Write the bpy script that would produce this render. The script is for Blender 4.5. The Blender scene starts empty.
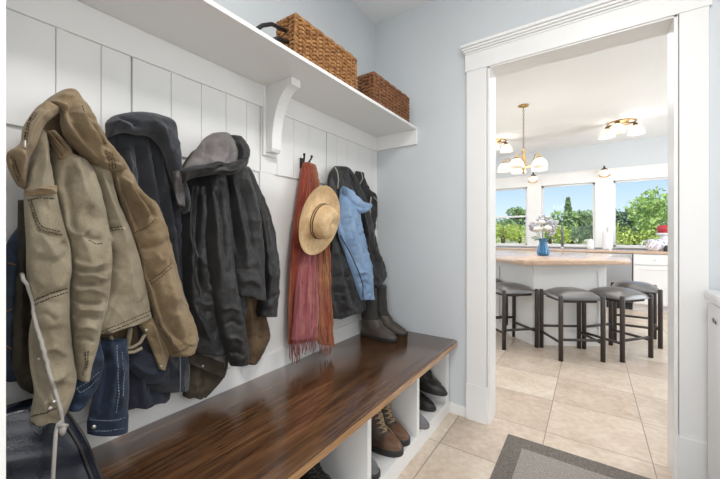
import bpy, bmesh, math, random
import numpy as np
from mathutils import Vector, Matrix, Quaternion
random.seed(7); rng = np.random.default_rng(7)
S = bpy.context.scene; COL = S.collection
PI = math.pi
# ---------------------------------------------------------------- camera model (also used to measure the photo)
FPX, YAW, V0, XC, HC = 333.5, .6047, 234.5, 1.371, 1.2
cA, sA = math.cos(YAW), math.sin(YAW)
def W(u, v, x):                      # point where the sight line through (u,v) meets the plane x
    t = (u-360)/FPX; k = (V0-v)/FPX
    r = (-sA+t*cA, cA+t*sA, k); q = (x-XC)/r[0]
    return np.array([x, r[1]*q, HC+r[2]*q])
def pix(P):                          # world -> pixel, vectorised
    d = P-np.array([XC, 0, HC]); z = -sA*d[:, 0]+cA*d[:, 1]
    return np.stack([360+FPX*(cA*d[:, 0]+sA*d[:, 1])/z, V0-FPX*d[:, 2]/z], 1)
cam = bpy.data.cameras.new('camera'); co = bpy.data.objects.new('camera', cam); COL.objects.link(co)
co.location = (XC, 0, HC); co.rotation_euler = (PI/2, 0, YAW)
cam.sensor_width = 36; cam.lens = FPX/720*36; cam.shift_y = -5/720; cam.clip_start = .02; cam.clip_end = 500
S.camera = co
# ---------------------------------------------------------------- object helpers
def tag(o, label, cat, group=None):
    o['label'] = label; o['category'] = cat
    if group: o['group'] = group
    return o
def thing(name, label, cat, loc=(0, 0, 0), rz=0, group=None):
    o = bpy.data.objects.new(name, None); COL.objects.link(o); o.empty_display_size = .05
    o.location = loc; o.rotation_euler = (0, 0, rz)
    return tag(o, label, cat, group)
def mesh_obj(name, V, F, mat, parent=None, smooth=False, uv=None):
    me = bpy.data.meshes.new(name)
    me.from_pydata([tuple(map(float, v)) for v in V], [], [tuple(map(int, f)) for f in F])
    if smooth: me.polygons.foreach_set('use_smooth', [True]*len(me.polygons))
    if uv is not None:
        l = me.uv_layers.new(name='UVMap'); vi = np.zeros(len(me.loops), int); me.loops.foreach_get('vertex_index', vi)
        l.data.foreach_set('uv', np.asarray(uv, float)[vi].ravel())
    me.materials.append(mat); me.update()
    o = bpy.data.objects.new(name, me); COL.objects.link(o)
    if parent:
        o.parent = parent
    return o
def struct(name, V, F, mat, parent=None, smooth=False):
    o = mesh_obj(name, V, F, mat, parent, smooth)
    if not parent: o['kind'] = 'structure'
    return o
class MB:                            # gathers shapes into ONE mesh
    def __init__(s): s.V = []; s.F = []
    def add(s, V, F):
        b = len(s.V); s.V += [tuple(v) for v in V]; s.F += [tuple(i+b for i in f) for f in F]; return s
    def box(s, x0, y0, z0, x1, y1, z1, bev=0.0):
        bm = bmesh.new(); bmesh.ops.create_cube(bm, size=1)
        for v in bm.verts: v.co = Vector(((x0+x1)/2+v.co.x*(x1-x0), (y0+y1)/2+v.co.y*(y1-y0), (z0+z1)/2+v.co.z*(z1-z0)))
        if bev: bmesh.ops.bevel(bm, geom=bm.edges[:], offset=bev, segments=2, affect='EDGES', profile=.5)
        return s.bm(bm)
    def bm(s, bm):
        bm.verts.index_update(); s.add([v.co[:] for v in bm.verts], [[v.index for v in f.verts] for f in bm.faces]); bm.free(); return s
    def tube(s, P, r, n=8, caps=True):
        P = [Vector(p) for p in P]; R = r if hasattr(r, '__len__') else [r]*len(P); rings = []
        up = None
        for i, p in enumerate(P):
            d = (P[min(i+1, len(P)-1)]-P[max(i-1, 0)]).normalized()
            if up is None: up = d.orthogonal().normalized()
            a = (up-d*up.dot(d)); a = a.normalized() if a.length > 1e-6 else d.orthogonal().normalized(); up = a; b = d.cross(a)
            rings.append([p+(a*math.cos(2*PI*k/n)+b*math.sin(2*PI*k/n))*R[i] for k in range(n)])
        V = [v for q in rings for v in q]; F = []
        for i in range(len(P)-1):
            for k in range(n): F.append((i*n+k, i*n+(k+1) % n, (i+1)*n+(k+1) % n, (i+1)*n+k))
        if caps: F += [tuple(range(n-1, -1, -1)), tuple((len(P)-1)*n+k for k in range(n))]
        return s.add(V, F)
    def lathe(s, prof, c=(0, 0, 0), n=24, rot=None, fl=None):   # prof: (r,z)
        V = []; F = []
        for i, (r, z) in enumerate(prof):
            for k in range(n):
                a = 2*PI*k/n; rr = r*(1+(fl(a, i) if fl else 0)); p = Vector((rr*math.cos(a), rr*math.sin(a), z))
                if rot is not None: p = rot @ p
                V.append(tuple(p+Vector(c)))
        m = len(prof)
        for i in range(m-1):
            for k in range(n): F.append((i*n+k, i*n+(k+1) % n, (i+1)*n+(k+1) % n, (i+1)*n+k))
        if prof[0][0] > 1e-5: F.append(tuple(range(n-1, -1, -1)))
        if prof[-1][0] > 1e-5: F.append(tuple((m-1)*n+k for k in range(n)))
        return s.add(V, F)
    def prism(s, poly, z0, z1, axis='z', bev=0):          # poly extruded along an axis
        bm = bmesh.new()
        mp = {'z': lambda a, b, c: (a, b, c), 'y': lambda a, b, c: (a, c, b), 'x': lambda a, b, c: (c, a, b)}[axis]
        f = bm.faces.new([bm.verts.new(mp(a, b, z0)) for a, b in poly])
        r = bmesh.ops.extrude_face_region(bm, geom=[f]); d = Vector(mp(0, 0, z1-z0))
        for e in r['geom']:
            if isinstance(e, bmesh.types.BMVert): e.co += d
        bmesh.ops.recalc_face_normals(bm, faces=bm.faces[:])
        if bev: bmesh.ops.bevel(bm, geom=bm.edges[:], offset=bev, segments=2, affect='EDGES', profile=.5)
        return s.bm(bm)
    def ball(s, c, r, sub=2, sc=(1, 1, 1), rot=None):
        bm = bmesh.new(); bmesh.ops.create_icosphere(bm, subdivisions=sub, radius=1)
        for v in bm.verts:
            p = Vector((v.co.x*r*sc[0], v.co.y*r*sc[1], v.co.z*r*sc[2]))
            if rot is not None: p = rot @ p
            v.co = p+Vector(c)
        return s.bm(bm)
    def build(s, name, mat, parent=None, smooth=False): 
        o = mesh_obj(name, s.V, s.F, mat, parent, smooth)
        return o
    def struct(s, name, mat, parent=None, smooth=False): return struct(name, s.V, s.F, mat, parent, smooth)
def auto(o, ang=35):                 # smooth shading with sharp edges kept
    me = o.data; me.polygons.foreach_set('use_smooth', [True]*len(me.polygons)); me.set_sharp_from_angle(angle=math.radians(ang)); return o
def copy_tree(o, parent=None):
    c = o.copy(); COL.objects.link(c)
    if parent: c.parent = parent
    for ch in list(o.children): copy_tree(ch, c)
    return c
# ---------------------------------------------------------------- materials
def mat(name, col, rough=.5, metal=0, **k):
    m = bpy.data.materials.new(name); m.use_nodes = True; nt = m.node_tree; b = nt.nodes['Principled BSDF']
    b.inputs['Base Color'].default_value = (*col, 1); b.inputs['Roughness'].default_value = rough; b.inputs['Metallic'].default_value = metal
    for a, v in k.items(): b.inputs[a.replace('_', ' ')].default_value = v
    return m
def N(m, t, **k):
    n = m.node_tree.nodes.new(t)
    for a, v in k.items():
        if a in n.inputs: n.inputs[a].default_value = v
        else: setattr(n, a, v)
    return n
def L(m, a, b): m.node_tree.links.new(a, b)
def bsdf(m): return m.node_tree.nodes['Principled BSDF']
def coords(m, scale=(1, 1, 1), src='Object', rot=(0, 0, 0)):
    t = N(m, 'ShaderNodeTexCoord'); p = N(m, 'ShaderNodeMapping'); p.inputs['Scale'].default_value = scale; p.inputs['Rotation'].default_value = rot
    L(m, t.outputs[src], p.inputs['Vector']); return p.outputs['Vector']
def ramp(m, fac, stops):
    r = N(m, 'ShaderNodeValToRGB'); e = r.color_ramp.elements
    while len(e) < len(stops): e.new(.5)
    for q, (p, c) in zip(e, stops): q.position = p; q.color = (*c, 1)
    L(m, fac, r.inputs['Fac']); return r.outputs['Color']
def noise(m, vec, scale, detail=3, rough=.55):
    n = N(m, 'ShaderNodeTexNoise'); n.inputs['Scale'].default_value = scale; n.inputs['Detail'].default_value = detail; n.inputs['Roughness'].default_value = rough
    L(m, vec, n.inputs['Vector']); return n.outputs['Fac']
def bump(m, h, strength=.3, dist=.002, prev=None):
    b = N(m, 'ShaderNodeBump'); b.inputs['Strength'].default_value = strength; b.inputs['Distance'].default_value = dist
    L(m, h, b.inputs['Height'])
    if prev: L(m, prev, b.inputs['Normal'])
    L(m, b.outputs['Normal'], bsdf(m).inputs['Normal']); return b.outputs['Normal']
def mixc(m, f, a, b, mode='MIX'):
    x = N(m, 'ShaderNodeMix'); x.data_type = 'RGBA'; x.blend_type = mode
    for i, q in ((0, f), (6, a), (7, b)):
        if isinstance(q, (int, float)): x.inputs[i].default_value = q
        elif isinstance(q, tuple): x.inputs[i].default_value = (*q, 1)
        else: L(m, q, x.inputs[i])
    return x.outputs[2]
def paint(name, col, rough=.45, var=.03):
    m = mat(name, col, rough); v = coords(m); n = noise(m, v, 2.5, 2)
    L(m, ramp(m, n, [(.3, tuple(c*(1-var) for c in col)), (.7, tuple(min(1, c*(1+var)) for c in col))]), bsdf(m).inputs['Base Color'])
    bump(m, noise(m, v, 140, 2), .05, .001); return m
def fabric(name, c0, c1, rough=.85, patch=6, weave=900, sheen=.0, bstr=.25, c2=None):
    m = mat(name, c0, rough, Sheen_Weight=sheen); v = coords(m); n = noise(m, v, patch, 4, .6)
    st = [(.35, c0), (.65, c1)] if c2 is None else [(.3, c0), (.5, c1), (.72, c2)]
    c = ramp(m, n, st); f = noise(m, v, 220, 2)
    c = mixc(m, .35, c, ramp(m, f, [(.3, (.55, .55, .55)), (.7, (1, 1, 1))]), 'MULTIPLY')
    L(m, c, bsdf(m).inputs['Base Color'])
    r1 = N(m, 'ShaderNodeTexNoise'); r1.noise_type = 'RIDGED_MULTIFRACTAL'; r1.inputs['Scale'].default_value = 9; r1.inputs['Detail'].default_value = 3; r1.inputs['Distortion'].default_value = .6; L(m, coords(m, (1, 1, .6)), r1.inputs['Vector'])
    b0 = bump(m, r1.outputs['Fac'], .5, .012)
    b = bump(m, noise(m, v, 60, 4), bstr, .005, b0); bump(m, noise(m, v, weave, 1), .15, .001, b)
    return m
M = {}
M['white'] = paint('white_paint', (.80, .80, .79), .35, .015)
M['cab'] = paint('cabinet_paint', (.80, .79, .77), .35, .01)
M['wall'] = paint('blue_grey_wall_paint', (.60, .635, .66), .6, .015)
M['ceil'] = paint('ceiling_paint', (.80, .81, .81), .7, .01)
def tile_mat():
    m = mat('travertine_tile', (.6, .5, .38), .32); v = coords(m)
    mp = N(m, 'ShaderNodeMapping'); mp.inputs['Location'].default_value = (-1.64, -2.31, 0); L(m, v, mp.inputs['Vector'])
    b = N(m, 'ShaderNodeTexBrick'); b.offset = 0; b.squash = 1
    L(m, mp.outputs['Vector'], b.inputs['Vector'])
    b.inputs['Scale'].default_value = 1; b.inputs['Brick Width'].default_value = .4925; b.inputs['Row Height'].default_value = .465
    b.inputs['Mortar Size'].default_value = .0028; b.inputs['Mortar Smooth'].default_value = .15; b.inputs['Bias'].default_value = 0
    b.inputs['Color1'].default_value = (.0, .0, .0, 1); b.inputs['Color2'].default_value = (1, 1, 1, 1); b.inputs['Mortar'].default_value = (.5, .5, .5, 1)
    d = N(m, 'ShaderNodeVectorMath'); d.operation = 'MULTIPLY_ADD'; L(m, b.outputs['Color'], d.inputs[0]); d.inputs[1].default_value = (7, 3, 5); L(m, v, d.inputs[2])
    n1 = noise(m, d.outputs['Vector'], 5, 6, .65); n2 = noise(m, d.outputs['Vector'], 28, 4, .6)
    c = ramp(m, n1, [(.25, (.46, .355, .265)), (.5, (.58, .475, .375)), (.75, (.68, .585, .48))])
    c = mixc(m, .22, c, ramp(m, n2, [(.35, (.33, .245, .175)), (.6, (.70, .61, .51))]))
    c = mixc(m, .12, c, b.outputs['Color'], 'OVERLAY')
    c = mixc(m, b.outputs['Fac'], c, (.27, .225, .18))
    L(m, c, bsdf(m).inputs['Base Color'])
    iv = N(m, 'ShaderNodeMath'); iv.operation = 'SUBTRACT'; iv.inputs[0].default_value = 1; L(m, b.outputs['Fac'], iv.inputs[1])
    p = bump(m, iv.outputs[0], .5, .002); bump(m, n2, .08, .002, p); return m
M['tile'] = tile_mat()
def wood(name, stops, scale=(30, 1.6, 30), rough=.2, coat=.5, fine=.5):
    m = mat(name, stops[0][1], rough, Coat_Weight=coat, Coat_Roughness=.12); v = coords(m, scale)
    n = noise(m, v, 1.0, 6, .65); n2 = noise(m, coords(m, tuple(s*4 for s in scale)), 1, 3, .6)
    c = ramp(m, n, stops); c = mixc(m, fine, c, ramp(m, n2, [(.35, (.35, .3, .28)), (.6, (1, 1, 1))]), 'MULTIPLY')
    L(m, c, bsdf(m).inputs['Base Color']); bump(m, n2, .1, .001); return m
M['walnut'] = wood('varnished_walnut', [(.25, (.040, .018, .009)), (.45, (.095, .044, .020)), (.6, (.15, .073, .032)), (.8, (.24, .125, .058))])
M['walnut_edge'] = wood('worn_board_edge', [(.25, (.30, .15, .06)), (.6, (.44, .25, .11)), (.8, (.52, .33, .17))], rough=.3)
M['butcher'] = wood('butcher_block', [(.25, (.50, .34, .235)), (.5, (.55, .385, .27)), (.75, (.59, .425, .305))], (9, 2, 9), .25, .4, .1)
M['brass'] = mat('antique_brass', (.40, .27, .12), .35, 1)
M['bronze'] = mat('dark_bronze', (.14, .09, .05), .4, 1)
M['black'] = mat('black_metal', (.02, .018, .018), .4, .6)
M['steel'] = mat('brushed_steel', (.55, .56, .58), .28, 1)
M['chrome'] = mat('chrome', (.75, .76, .78), .15, 1)
M['darkwood'] = mat('dark_brown_frame', (.045, .034, .030), .45)
M['enamel'] = mat('white_enamel', (.80, .80, .81), .25)
M['greyplastic'] = mat('grey_badge', (.16, .16, .17), .4)
def glowmat(name, col, s):
    m = mat(name, (.85, .8, .72), .3); b = bsdf(m); b.inputs['Emission Color'].default_value = (*col, 1); b.inputs['Emission Strength'].default_value = s; return m
M['shade'] = glowmat('lit_frosted_glass', (1, .90, .76), .26)
def glassmat():
    m = bpy.data.materials.new('window_glass'); m.use_nodes = True; nt = m.node_tree; nt.nodes.clear()
    o = nt.nodes.new('ShaderNodeOutputMaterial'); t = nt.nodes.new('ShaderNodeBsdfTransparent'); g = nt.nodes.new('ShaderNodeBsdfGlossy')
    g.inputs['Roughness'].default_value = .02; x = nt.nodes.new('ShaderNodeMixShader'); f = nt.nodes.new('ShaderNodeFresnel'); f.inputs[0].default_value = 1.12
    t.inputs[0].default_value = (.96, .98, .97, 1)
    L(m, f.outputs[0], x.inputs[0]); L(m, t.outputs[0], x.inputs[1]); L(m, g.outputs[0], x.inputs[2]); L(m, x.outputs[0], o.inputs[0]); return m
M['glass'] = glassmat()
M['blueglass'] = mat('blue_glass', (.13, .40, .70), .06, Transmission_Weight=.6, IOR=1.45)
M['tan'] = fabric('tan_canvas', (.175, .120, .062), (.27, .195, .110), .9, 7, 900, .1, .35, (.35, .275, .175))
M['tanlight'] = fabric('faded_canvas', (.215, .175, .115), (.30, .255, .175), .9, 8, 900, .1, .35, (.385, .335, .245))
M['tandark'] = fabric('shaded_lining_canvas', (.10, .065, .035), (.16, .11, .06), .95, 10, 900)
M['stitch'] = mat('dark_brown_thread', (.07, .045, .025), .8)
M['denim'] = fabric('dark_blue_denim', (.007, .015, .032), (.016, .032, .066), .85, 14, 1100, .1, .3, (.045, .08, .135))
M['denimthread'] = mat('pale_denim_thread', (.22, .26, .30), .8)
M['rust'] = mat('rust_thread', (.25, .10, .04), .8)
M['wool'] = fabric('charcoal_wool', (.020, .022, .028), (.040, .044, .055), .95, 9, 700, .25, .3)
M['navy'] = fabric('navy_cloth', (.010, .013, .023), (.020, .025, .042), .9, 8, 800, .15)
M['liner'] = fabric('grey_satin_lining', (.14, .12, .12), (.25, .23, .23), .5, 12, 800)
M['blk'] = fabric('black_shell_cloth', (.006, .006, .007), (.012, .012, .013), .45, 9, 800, .1, .3)
M['blkgrey'] = fabric('worn_black_shell', (.009, .009, .0095), (.022, .022, .023), .5, 8, 800, .1, .3)
M['liner2'] = fabric('dark_satin_lining', (.05, .043, .043), (.12, .105, .105), .4, 16, 800)
M['taupe'] = fabric('taupe_grey_lining', (.15, .135, .135), (.24, .22, .22), .8, 12, 800)
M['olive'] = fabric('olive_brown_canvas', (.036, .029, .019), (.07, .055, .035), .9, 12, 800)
M['brown'] = fabric('brown_canvas', (.075, .045, .022), (.13, .082, .042), .9, 12, 800)
M['skyblue'] = fabric('light_blue_shell', (.18, .30, .48), (.27, .40, .60), .65, 10, 800, .1)
M['greycloth'] = fabric('dark_grey_cloth', (.016, .016, .018), (.035, .035, .038), .8, 12, 800)
M['cord'] = mat('grey_cord', (.40, .38, .35), .8)
M['snap'] = mat('metal_snap', (.55, .52, .48), .35, 1)
M['navyleather'] = None
def leather(name, c0, c1, rough=.35, scale=120):
    m = mat(name, c0, rough); v = coords(m); L(m, ramp(m, noise(m, v, 14, 4), [(.3, c0), (.7, c1)]), bsdf(m).inputs['Base Color'])
    vo = N(m, 'ShaderNodeTexVoronoi'); vo.inputs['Scale'].default_value = scale*2; L(m, v, vo.inputs['Vector']); bump(m, vo.outputs['Distance'], .2, .0015); return m
M['navyleather'] = leather('navy_leather', (.004, .007, .014), (.010, .014, .026), .25)
M['bootleather'] = leather('brown_boot_leather', (.034, .020, .013), (.075, .043, .025), .5)
M['toeleather'] = leather('tan_toe_leather', (.095, .042, .018), (.165, .078, .033), .45)
M['blackleather'] = leather('black_leather', (.014, .012, .011), (.03, .025, .022), .3)
M['rubber'] = mat('black_rubber', (.022, .021, .020), .6)
M['muckrubber'] = leather('brown_rubber', (.040, .032, .025), (.085, .066, .048), .5)
M['neoprene'] = fabric('dark_neoprene', (.030, .028, .026), (.05, .046, .043), .85, 10)
M['greysuede'] = leather('grey_suede', (.10, .10, .105), (.19, .19, .20), .8)
M['lace'] = mat('tan_bootlace', (.42, .31, .19), .8)
M['orange'] = mat('orange_webbing', (.55, .13, .04), .7)
M['seat'] = mat('pewter_vinyl', (.15, .145, .14), .3, .35)
M['petal'] = mat('cream_petals', (.80, .77, .68), .6, Subsurface_Weight=.1)
M['petal2'] = mat('lilac_grey_petals', (.52, .50, .54), .7)
M['leaf'] = mat('green_leaf', (.09, .19, .05), .5)
M['pattern'] = None
def straw():
    m = mat('woven_straw', (.62, .42, .22), .75); v = coords(m)
    n = noise(m, v, 30, 3); c = ramp(m, n, [(.3, (.55, .36, .18)), (.7, (.72, .53, .31))]); L(m, c, bsdf(m).inputs['Base Color'])
    w = N(m, 'ShaderNodeTexWave'); w.wave_type = 'RINGS'; w.rings_direction = 'Z'; w.inputs['Scale'].default_value = 45; w.inputs['Distortion'].default_value = .6; L(m, v, w.inputs['Vector'])
    bump(m, w.outputs['Fac'], .35, .002); return m
M['straw'] = straw()
def wicker(name, cs):
    m = mat(name, cs[1], .65); v = coords(m); n = noise(m, v, 35, 4, .7)
    c = ramp(m, n, [(.3, cs[0]), (.5, cs[1]), (.7, cs[2])]); L(m, c, bsdf(m).inputs['Base Color'])
    bump(m, noise(m, coords(m, (1, 1, 4)), 260, 2), .5, .002); return m
M['wicker'] = wicker('seagrass_weave', [(.11, .042, .012), (.33, .15, .046), (.50, .28, .11)])
M['wickerdark'] = wicker('dark_seagrass_weave', [(.075, .028, .011), (.22, .088, .033), (.34, .165, .07)])
def scarfmat(name, stops, sc):
    m = mat(name, stops[0][1], .95, Sheen_Weight=.2); v = coords(m, (1, .12, 1), 'UV'); n = noise(m, v, sc, 2, .6)
    c = ramp(m, n, stops); o = coords(m); f = noise(m, o, 350, 2)
    c = mixc(m, .5, c, ramp(m, f, [(.35, (.45, .42, .42)), (.65, (1, 1, 1))]), 'MULTIPLY'); L(m, c, bsdf(m).inputs['Base Color']); bump(m, f, .4, .002); return m
M['scarf'] = scarfmat('terracotta_scarf_weave', [(.3, (.16, .025, .018)), (.42, (.34, .06, .03)), (.52, (.24, .04, .028)), (.6, (.40, .16, .06)), (.68, (.22, .035, .028))], 16)
M['scarfpink'] = scarfmat('pink_scarf_weave', [(.3, (.17, .03, .04)), (.5, (.33, .085, .095)), (.7, (.42, .18, .15))], 22)
M['scarfstripe'] = scarfmat('striped_scarf_weave', [(.30, (.09, .012, .02)), (.40, (.42, .12, .035)), (.48, (.20, .025, .045)), (.56, (.48, .26, .10)), (.64, (.12, .015, .02)), (.72, (.40, .09, .04))], 24)
def matmat(name, c0, c1):
    m = mat(name, c0, .95); v = coords(m); n = noise(m, v, 110, 5, .9); n2 = noise(m, v, 500, 2)
    c = ramp(m, n, [(.35, c0), (.65, c1)]); L(m, mixc(m, .6, c, ramp(m, n2, [(.4, (.3, .3, .3)), (.65, (1, 1, 1))]), 'MULTIPLY'), bsdf(m).inputs['Base Color']); bump(m, n2, .8, .004); return m
M['matdark'] = matmat('mat_border_pile', (.105, .088, .075), (.36, .32, .28))
M['matlight'] = matmat('mat_field_pile', (.30, .265, .23), (.58, .53, .48))
# ---------------------------------------------------------------- setting: mudroom
YF = 2.205                            # far wall front
b = MB().box(-2.6, -2.2, -.1, 4.2, 8.0, 0); b.struct('floor', M['tile'])
ZC = 2.835
MB().box(-2.6, -2.2, ZC, 4.2, 7.6, ZC+.12).struct('ceiling', M['ceil'])
# left wall with panelling (flat boards); blue-grey paint above the shelf
MB().box(-.12, -2.2, 0, -.004, YF, 1.95).struct('wall_left', M['white'])
MB().box(-.12, -2.2, 1.95, -.004, YF, ZC).struct('wall_left_upper', M['wall'])
b = MB()                              # tongue-and-groove boards above, recessed panels below
edges = [.105, .20, .314, .43, .521, .659, .783, .90, 1.01, 1.09, 1.20, 1.32, 1.44, 1.60, 1.70, 1.82, 1.95, 2.13, YF]
wide = {.521: .0035, 1.09: .003, 1.60: .0035, 2.13: .003}
for a, c in zip(edges, edges[1:]): b.box(-.004, a+wide.get(a, .0009), 1.515, .010, c-wide.get(c, .0009), 1.95, .0006)
b.box(-.004, .105, .46, 0, YF, 1.515)
b.struct('wall_left_boards', M['white'])
tn = [0]
def trim(mb, m=None, name=None):
    tn[0] += 1; return mb.struct(name or f'trim_{tn[0]}', m or M['white'])
trim(MB().box(0, .105, 1.84, .020, YF, 1.949, .0015))            # rail under the shelf
trim(MB().box(0, .105, .49, .016, YF, .588, .002))               # rail behind the bench
for y0, y1 in ((.105, .16), (.49, .58), (1.09, 1.185), (1.60, 1.685), (2.13, YF)):
    trim(MB().box(0, y0, .588, .010, y1, 1.515, .0015))
MB().box(-.1, -.03, 0, .68, .105, ZC).struct('wall_near', M['white'])                       # end wall of the bench nook
MB().box(-.12, -2.3, 0, 4.2, -2.2, .9).box(-.12, -2.3, 2.3, 4.2, -2.2, ZC).box(-.12, -2.3, .9, .42, -2.2, 2.3).box(1.9, -2.3, .9, 4.2, -2.2, 2.3).struct('wall_back', M['wall'])  # opening made for the added rear light
MB().box(2.62, -2.2, 0, 2.74, YF, 1.05).box(2.62, -2.2, 2.15, 2.74, YF, ZC).box(2.62, -2.2, 1.05, 2.74, -.35, 2.15).box(2.62, .85, 1.05, 2.74, YF, 2.15).struct('wall_right', M['wall'])  # opening cut to hold the added side light
# far wall with doorway
XL, XR, ZH, YB = .838, 1.715, 2.262, 2.335
MB().box(-2.6, YF, 0, XL, YB, ZC).box(XR, YF, 0, 4.2, YB, ZC).box(XL, YF, ZH, XR, YB, ZC).struct('wall_far', M['wall'])
trim(MB().box(XL-.002, YF-.016, 0, XL+.012, YB+.014, ZH).box(XR-.012, YF-.016, 0, XR+.002, YB+.014, ZH).box(XL, YF-.016, ZH-.012, XR, YB+.014, ZH+.002), name='door_jamb')
b = MB().box(.705, YF-.02, .235, XL-.006, YF, ZH, .002).box(.703, YF-.028, 0, XL-.002, YF, .235, .003)
trim(b, name='door_casing_left')
b = MB().box(XR+.006, YF-.02, .235, 1.823, YF, ZH, .002).box(XR+.002, YF-.028, 0, 1.825, YF, .235, .003)
trim(b, name='door_casing_right')
b = MB().box(XL-.012, YF-.008, 0, XL-.004, YF-.024, ZH-.004, .001)
b = MB().box(.697, YF-.026, ZH-.004, 1.832, YF, 2.366, .002)
for z0, z1, o in ((2.366, 2.378, .010), (2.378, 2.390, .020), (2.390, 2.404, .030), (2.404, 2.424, .040)):
    b.box(.70-o*.55, YF-.02-o, z0, 1.828+o*.55, YF, z1, .003)
trim(b, name='door_header')
MB().box(.575, YF-.014, 0, .703, YF, .068, .002).box(1.825, YF-.014, 0, 2.62, YF, .09, .002).struct('baseboard_far', M['white'])
MB().box(2.604, -2.2, 0, 2.62, YF, .09, .002).struct('baseboard_right', M['white'])
# doorway back casing in the kitchen
trim(MB().box(.705, YB, 0, XL-.004, YB+.02, ZH).box(XR+.004, YB, 0, 1.85, YB+.02, ZH).box(.70, YB, ZH, 1.86, YB+.024, 2.37), name='door_casing_kitchen')
# ---------------------------------------------------------------- bench
bench = thing('storage_bench', 'white built-in bench with open shoe cubbies and dark varnished wooden seat', 'bench', (0, 0, 0))
BT = .4955
b = MB()
bm = bmesh.new(); R = .03
poly = [(.018, .107), (.628, .107), (.628, YF-.035-R)]+[(.628-R+R*math.cos(a), YF-.035-R+R*math.sin(a)) for a in np.linspace(0, PI/2, 6)[1:]]+[(.628-R, YF-.002), (.018, YF-.002)]
poly = [(.018, .107), (.645, .107), (.645, YF-.028), (.641, YF-.015), (.632, YF-.006), (.62, YF-.002), (.018, YF-.002)]
b = MB().prism(poly, .462, BT, 'z', .003); b.build('seat_board', M['walnut'], bench)
auto(bench.children[0])
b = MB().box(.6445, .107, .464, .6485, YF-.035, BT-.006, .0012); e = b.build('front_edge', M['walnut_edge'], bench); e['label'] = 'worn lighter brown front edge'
b = MB().box(.02, .107, .0, .03, YF-.002, .462); b.build('back_panel', M['white'], bench)
b = MB().box(.03, .107, .06, .57, YF-.002, .082).box(.57, .107, 0, .588, YF-.018, .086, .0015); b.build('bottom_shelf', M['white'], bench)
for y in (.21, .70, 1.19, 1.684):
    MB().box(.03, y, .082, .588, y+.03, .462, .001).build('divider', M['white'], bench)
MB().box(.03, 2.14, .082, .588, YF-.012, .462, .001).build('end_panel', M['white'], bench)
# ---------------------------------------------------------------- wall shelf
shelf = thing('wall_shelf', 'long white wall shelf above the coats on a curved bracket', 'shelf', (0, 0, 0))
MB().box(0, .107, 1.9495, .352, YF-.001, 1.967, .0015).build('shelf_board', M['white'], shelf)
MB().box(0.02, YF-.02, 1.845, .350, YF-.001, 1.9495, .0015).build('end_cleat', M['white'], shelf)
pr = [(.018, 1.615), (.018, 1.9495), (.205, 1.9495), (.205, 1.915)]
for i in range(1, 13):
    a = i/12*PI/2; pr.append((.205-.135*math.sin(a)*1.0, 1.915-.26*(1-math.cos(a))))
pr += [(.068, 1.63), (.06, 1.615)]
MB().prism([(p, q) for p, q in pr], 1.115, 1.175, 'y', .001).build('bracket', M['white'], shelf)
MB().box(.012, 1.10, 1.60, .024, 1.19, 1.9495, .001).build('bracket_backing', M['white'], shelf)
# ---------------------------------------------------------------- baskets
def basket(name, label, x0, x1, y0, y1, z0, z1, m, rows, grp):
    t = thing(name, label, 'basket', ((x0+x1)/2, (y0+y1)/2, z0), 0, grp); hx, hy, h = (x1-x0)/2, (y1-y0)/2, z1-z0
    b = MB(); rh = (h-.012)/rows; th = .010
    b.box(-hx+th, -hy+th, .004, hx-th, hy-th, .012)
    for s in (-1, 1):
        b.box(s*(hx-th)-.003, -hy+th, .004, s*(hx-th)+.003, hy-th, h-.006); b.box(-hx+th, s*(hy-th)-.003, .004, hx-th, s*(hy-th)+.003, h-.006)
    def loz(c, ax, n, up, l, w, d, k):    # a twisted strand stitch
        ax, n, up = Vector(ax), Vector(n), Vector(up); a = .55 if k % 2 else -.55
        e = (ax*math.cos(a)+up*math.sin(a)); f = (up*math.cos(a)-ax*math.sin(a))
        V = []; F = []; q = 6; mres = 5
        for i in range(mres):
            tt = i/(mres-1)*2-1; rr = math.sqrt(max(0, 1-tt*tt*.92))
            for j in range(q):
                g = 2*PI*j/q; V.append(Vector(c)+e*(tt*l)+f*(math.cos(g)*w*rr)+n*(math.sin(g)*d*rr))
        for i in range(mres-1):
            for j in range(q): F.append((i*q+j, i*q+(j+1) % q, (i+1)*q+(j+1) % q, (i+1)*q+j))
        F += [tuple(range(q-1, -1, -1)), tuple((mres-1)*q+j for j in range(q))]
        b.add(V, F)
    st = .021
    for r in range(rows):
        z = .010+rh*(r+.5)
        for s in (-1, 1):
            nn = int(2*hy/st)
            for k in range(nn):
                loz((s*(hx-.006)+random.uniform(-.001, .001), -hy+(k+.5)*2*hy/nn, z+random.uniform(-.0015, .0015)), (0, 1, 0), (s, 0, 0), (0, 0, 1), .0155, rh*.42, .0085, k+r*0)
            nn = int(2*hx/st)
            for k in range(nn):
                loz((-hx+(k+.5)*2*hx/nn, s*(hy-.006)+random.uniform(-.001, .001), z+random.uniform(-.0015, .0015)), (1, 0, 0), (0, s, 0), (0, 0, 1), .0155, rh*.42, .0085, k)
    b.build('woven_body', m, t, True)
    rb = MB(); pts = []
    for (ax, ay), (bx, by) in zip([(-1, -1), (1, -1), (1, 1), (-1, 1)], [(1, -1), (1, 1), (-1, 1), (-1, -1)]):
        for i in range(18):
            f = i/18; pts.append(Vector(((ax+(bx-ax)*f)*(hx-.007), (ay+(by-ay)*f)*(hy-.007), h-.006+.0015*math.sin(i*2.1))))
    pts.append(pts[0]); rb.tube(pts, [.0085+.0015*math.sin(i*1.9) for i in range(len(pts))], 8)
    rb.build('rim', m, t, True); return t
basket('wicker_basket', 'larger golden-brown wicker basket on the white shelf, left of the smaller one', .215, .338, 1.012, 1.470, 1.9675, 2.148, M['wicker'], 9, 'wicker baskets on the shelf')
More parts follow.
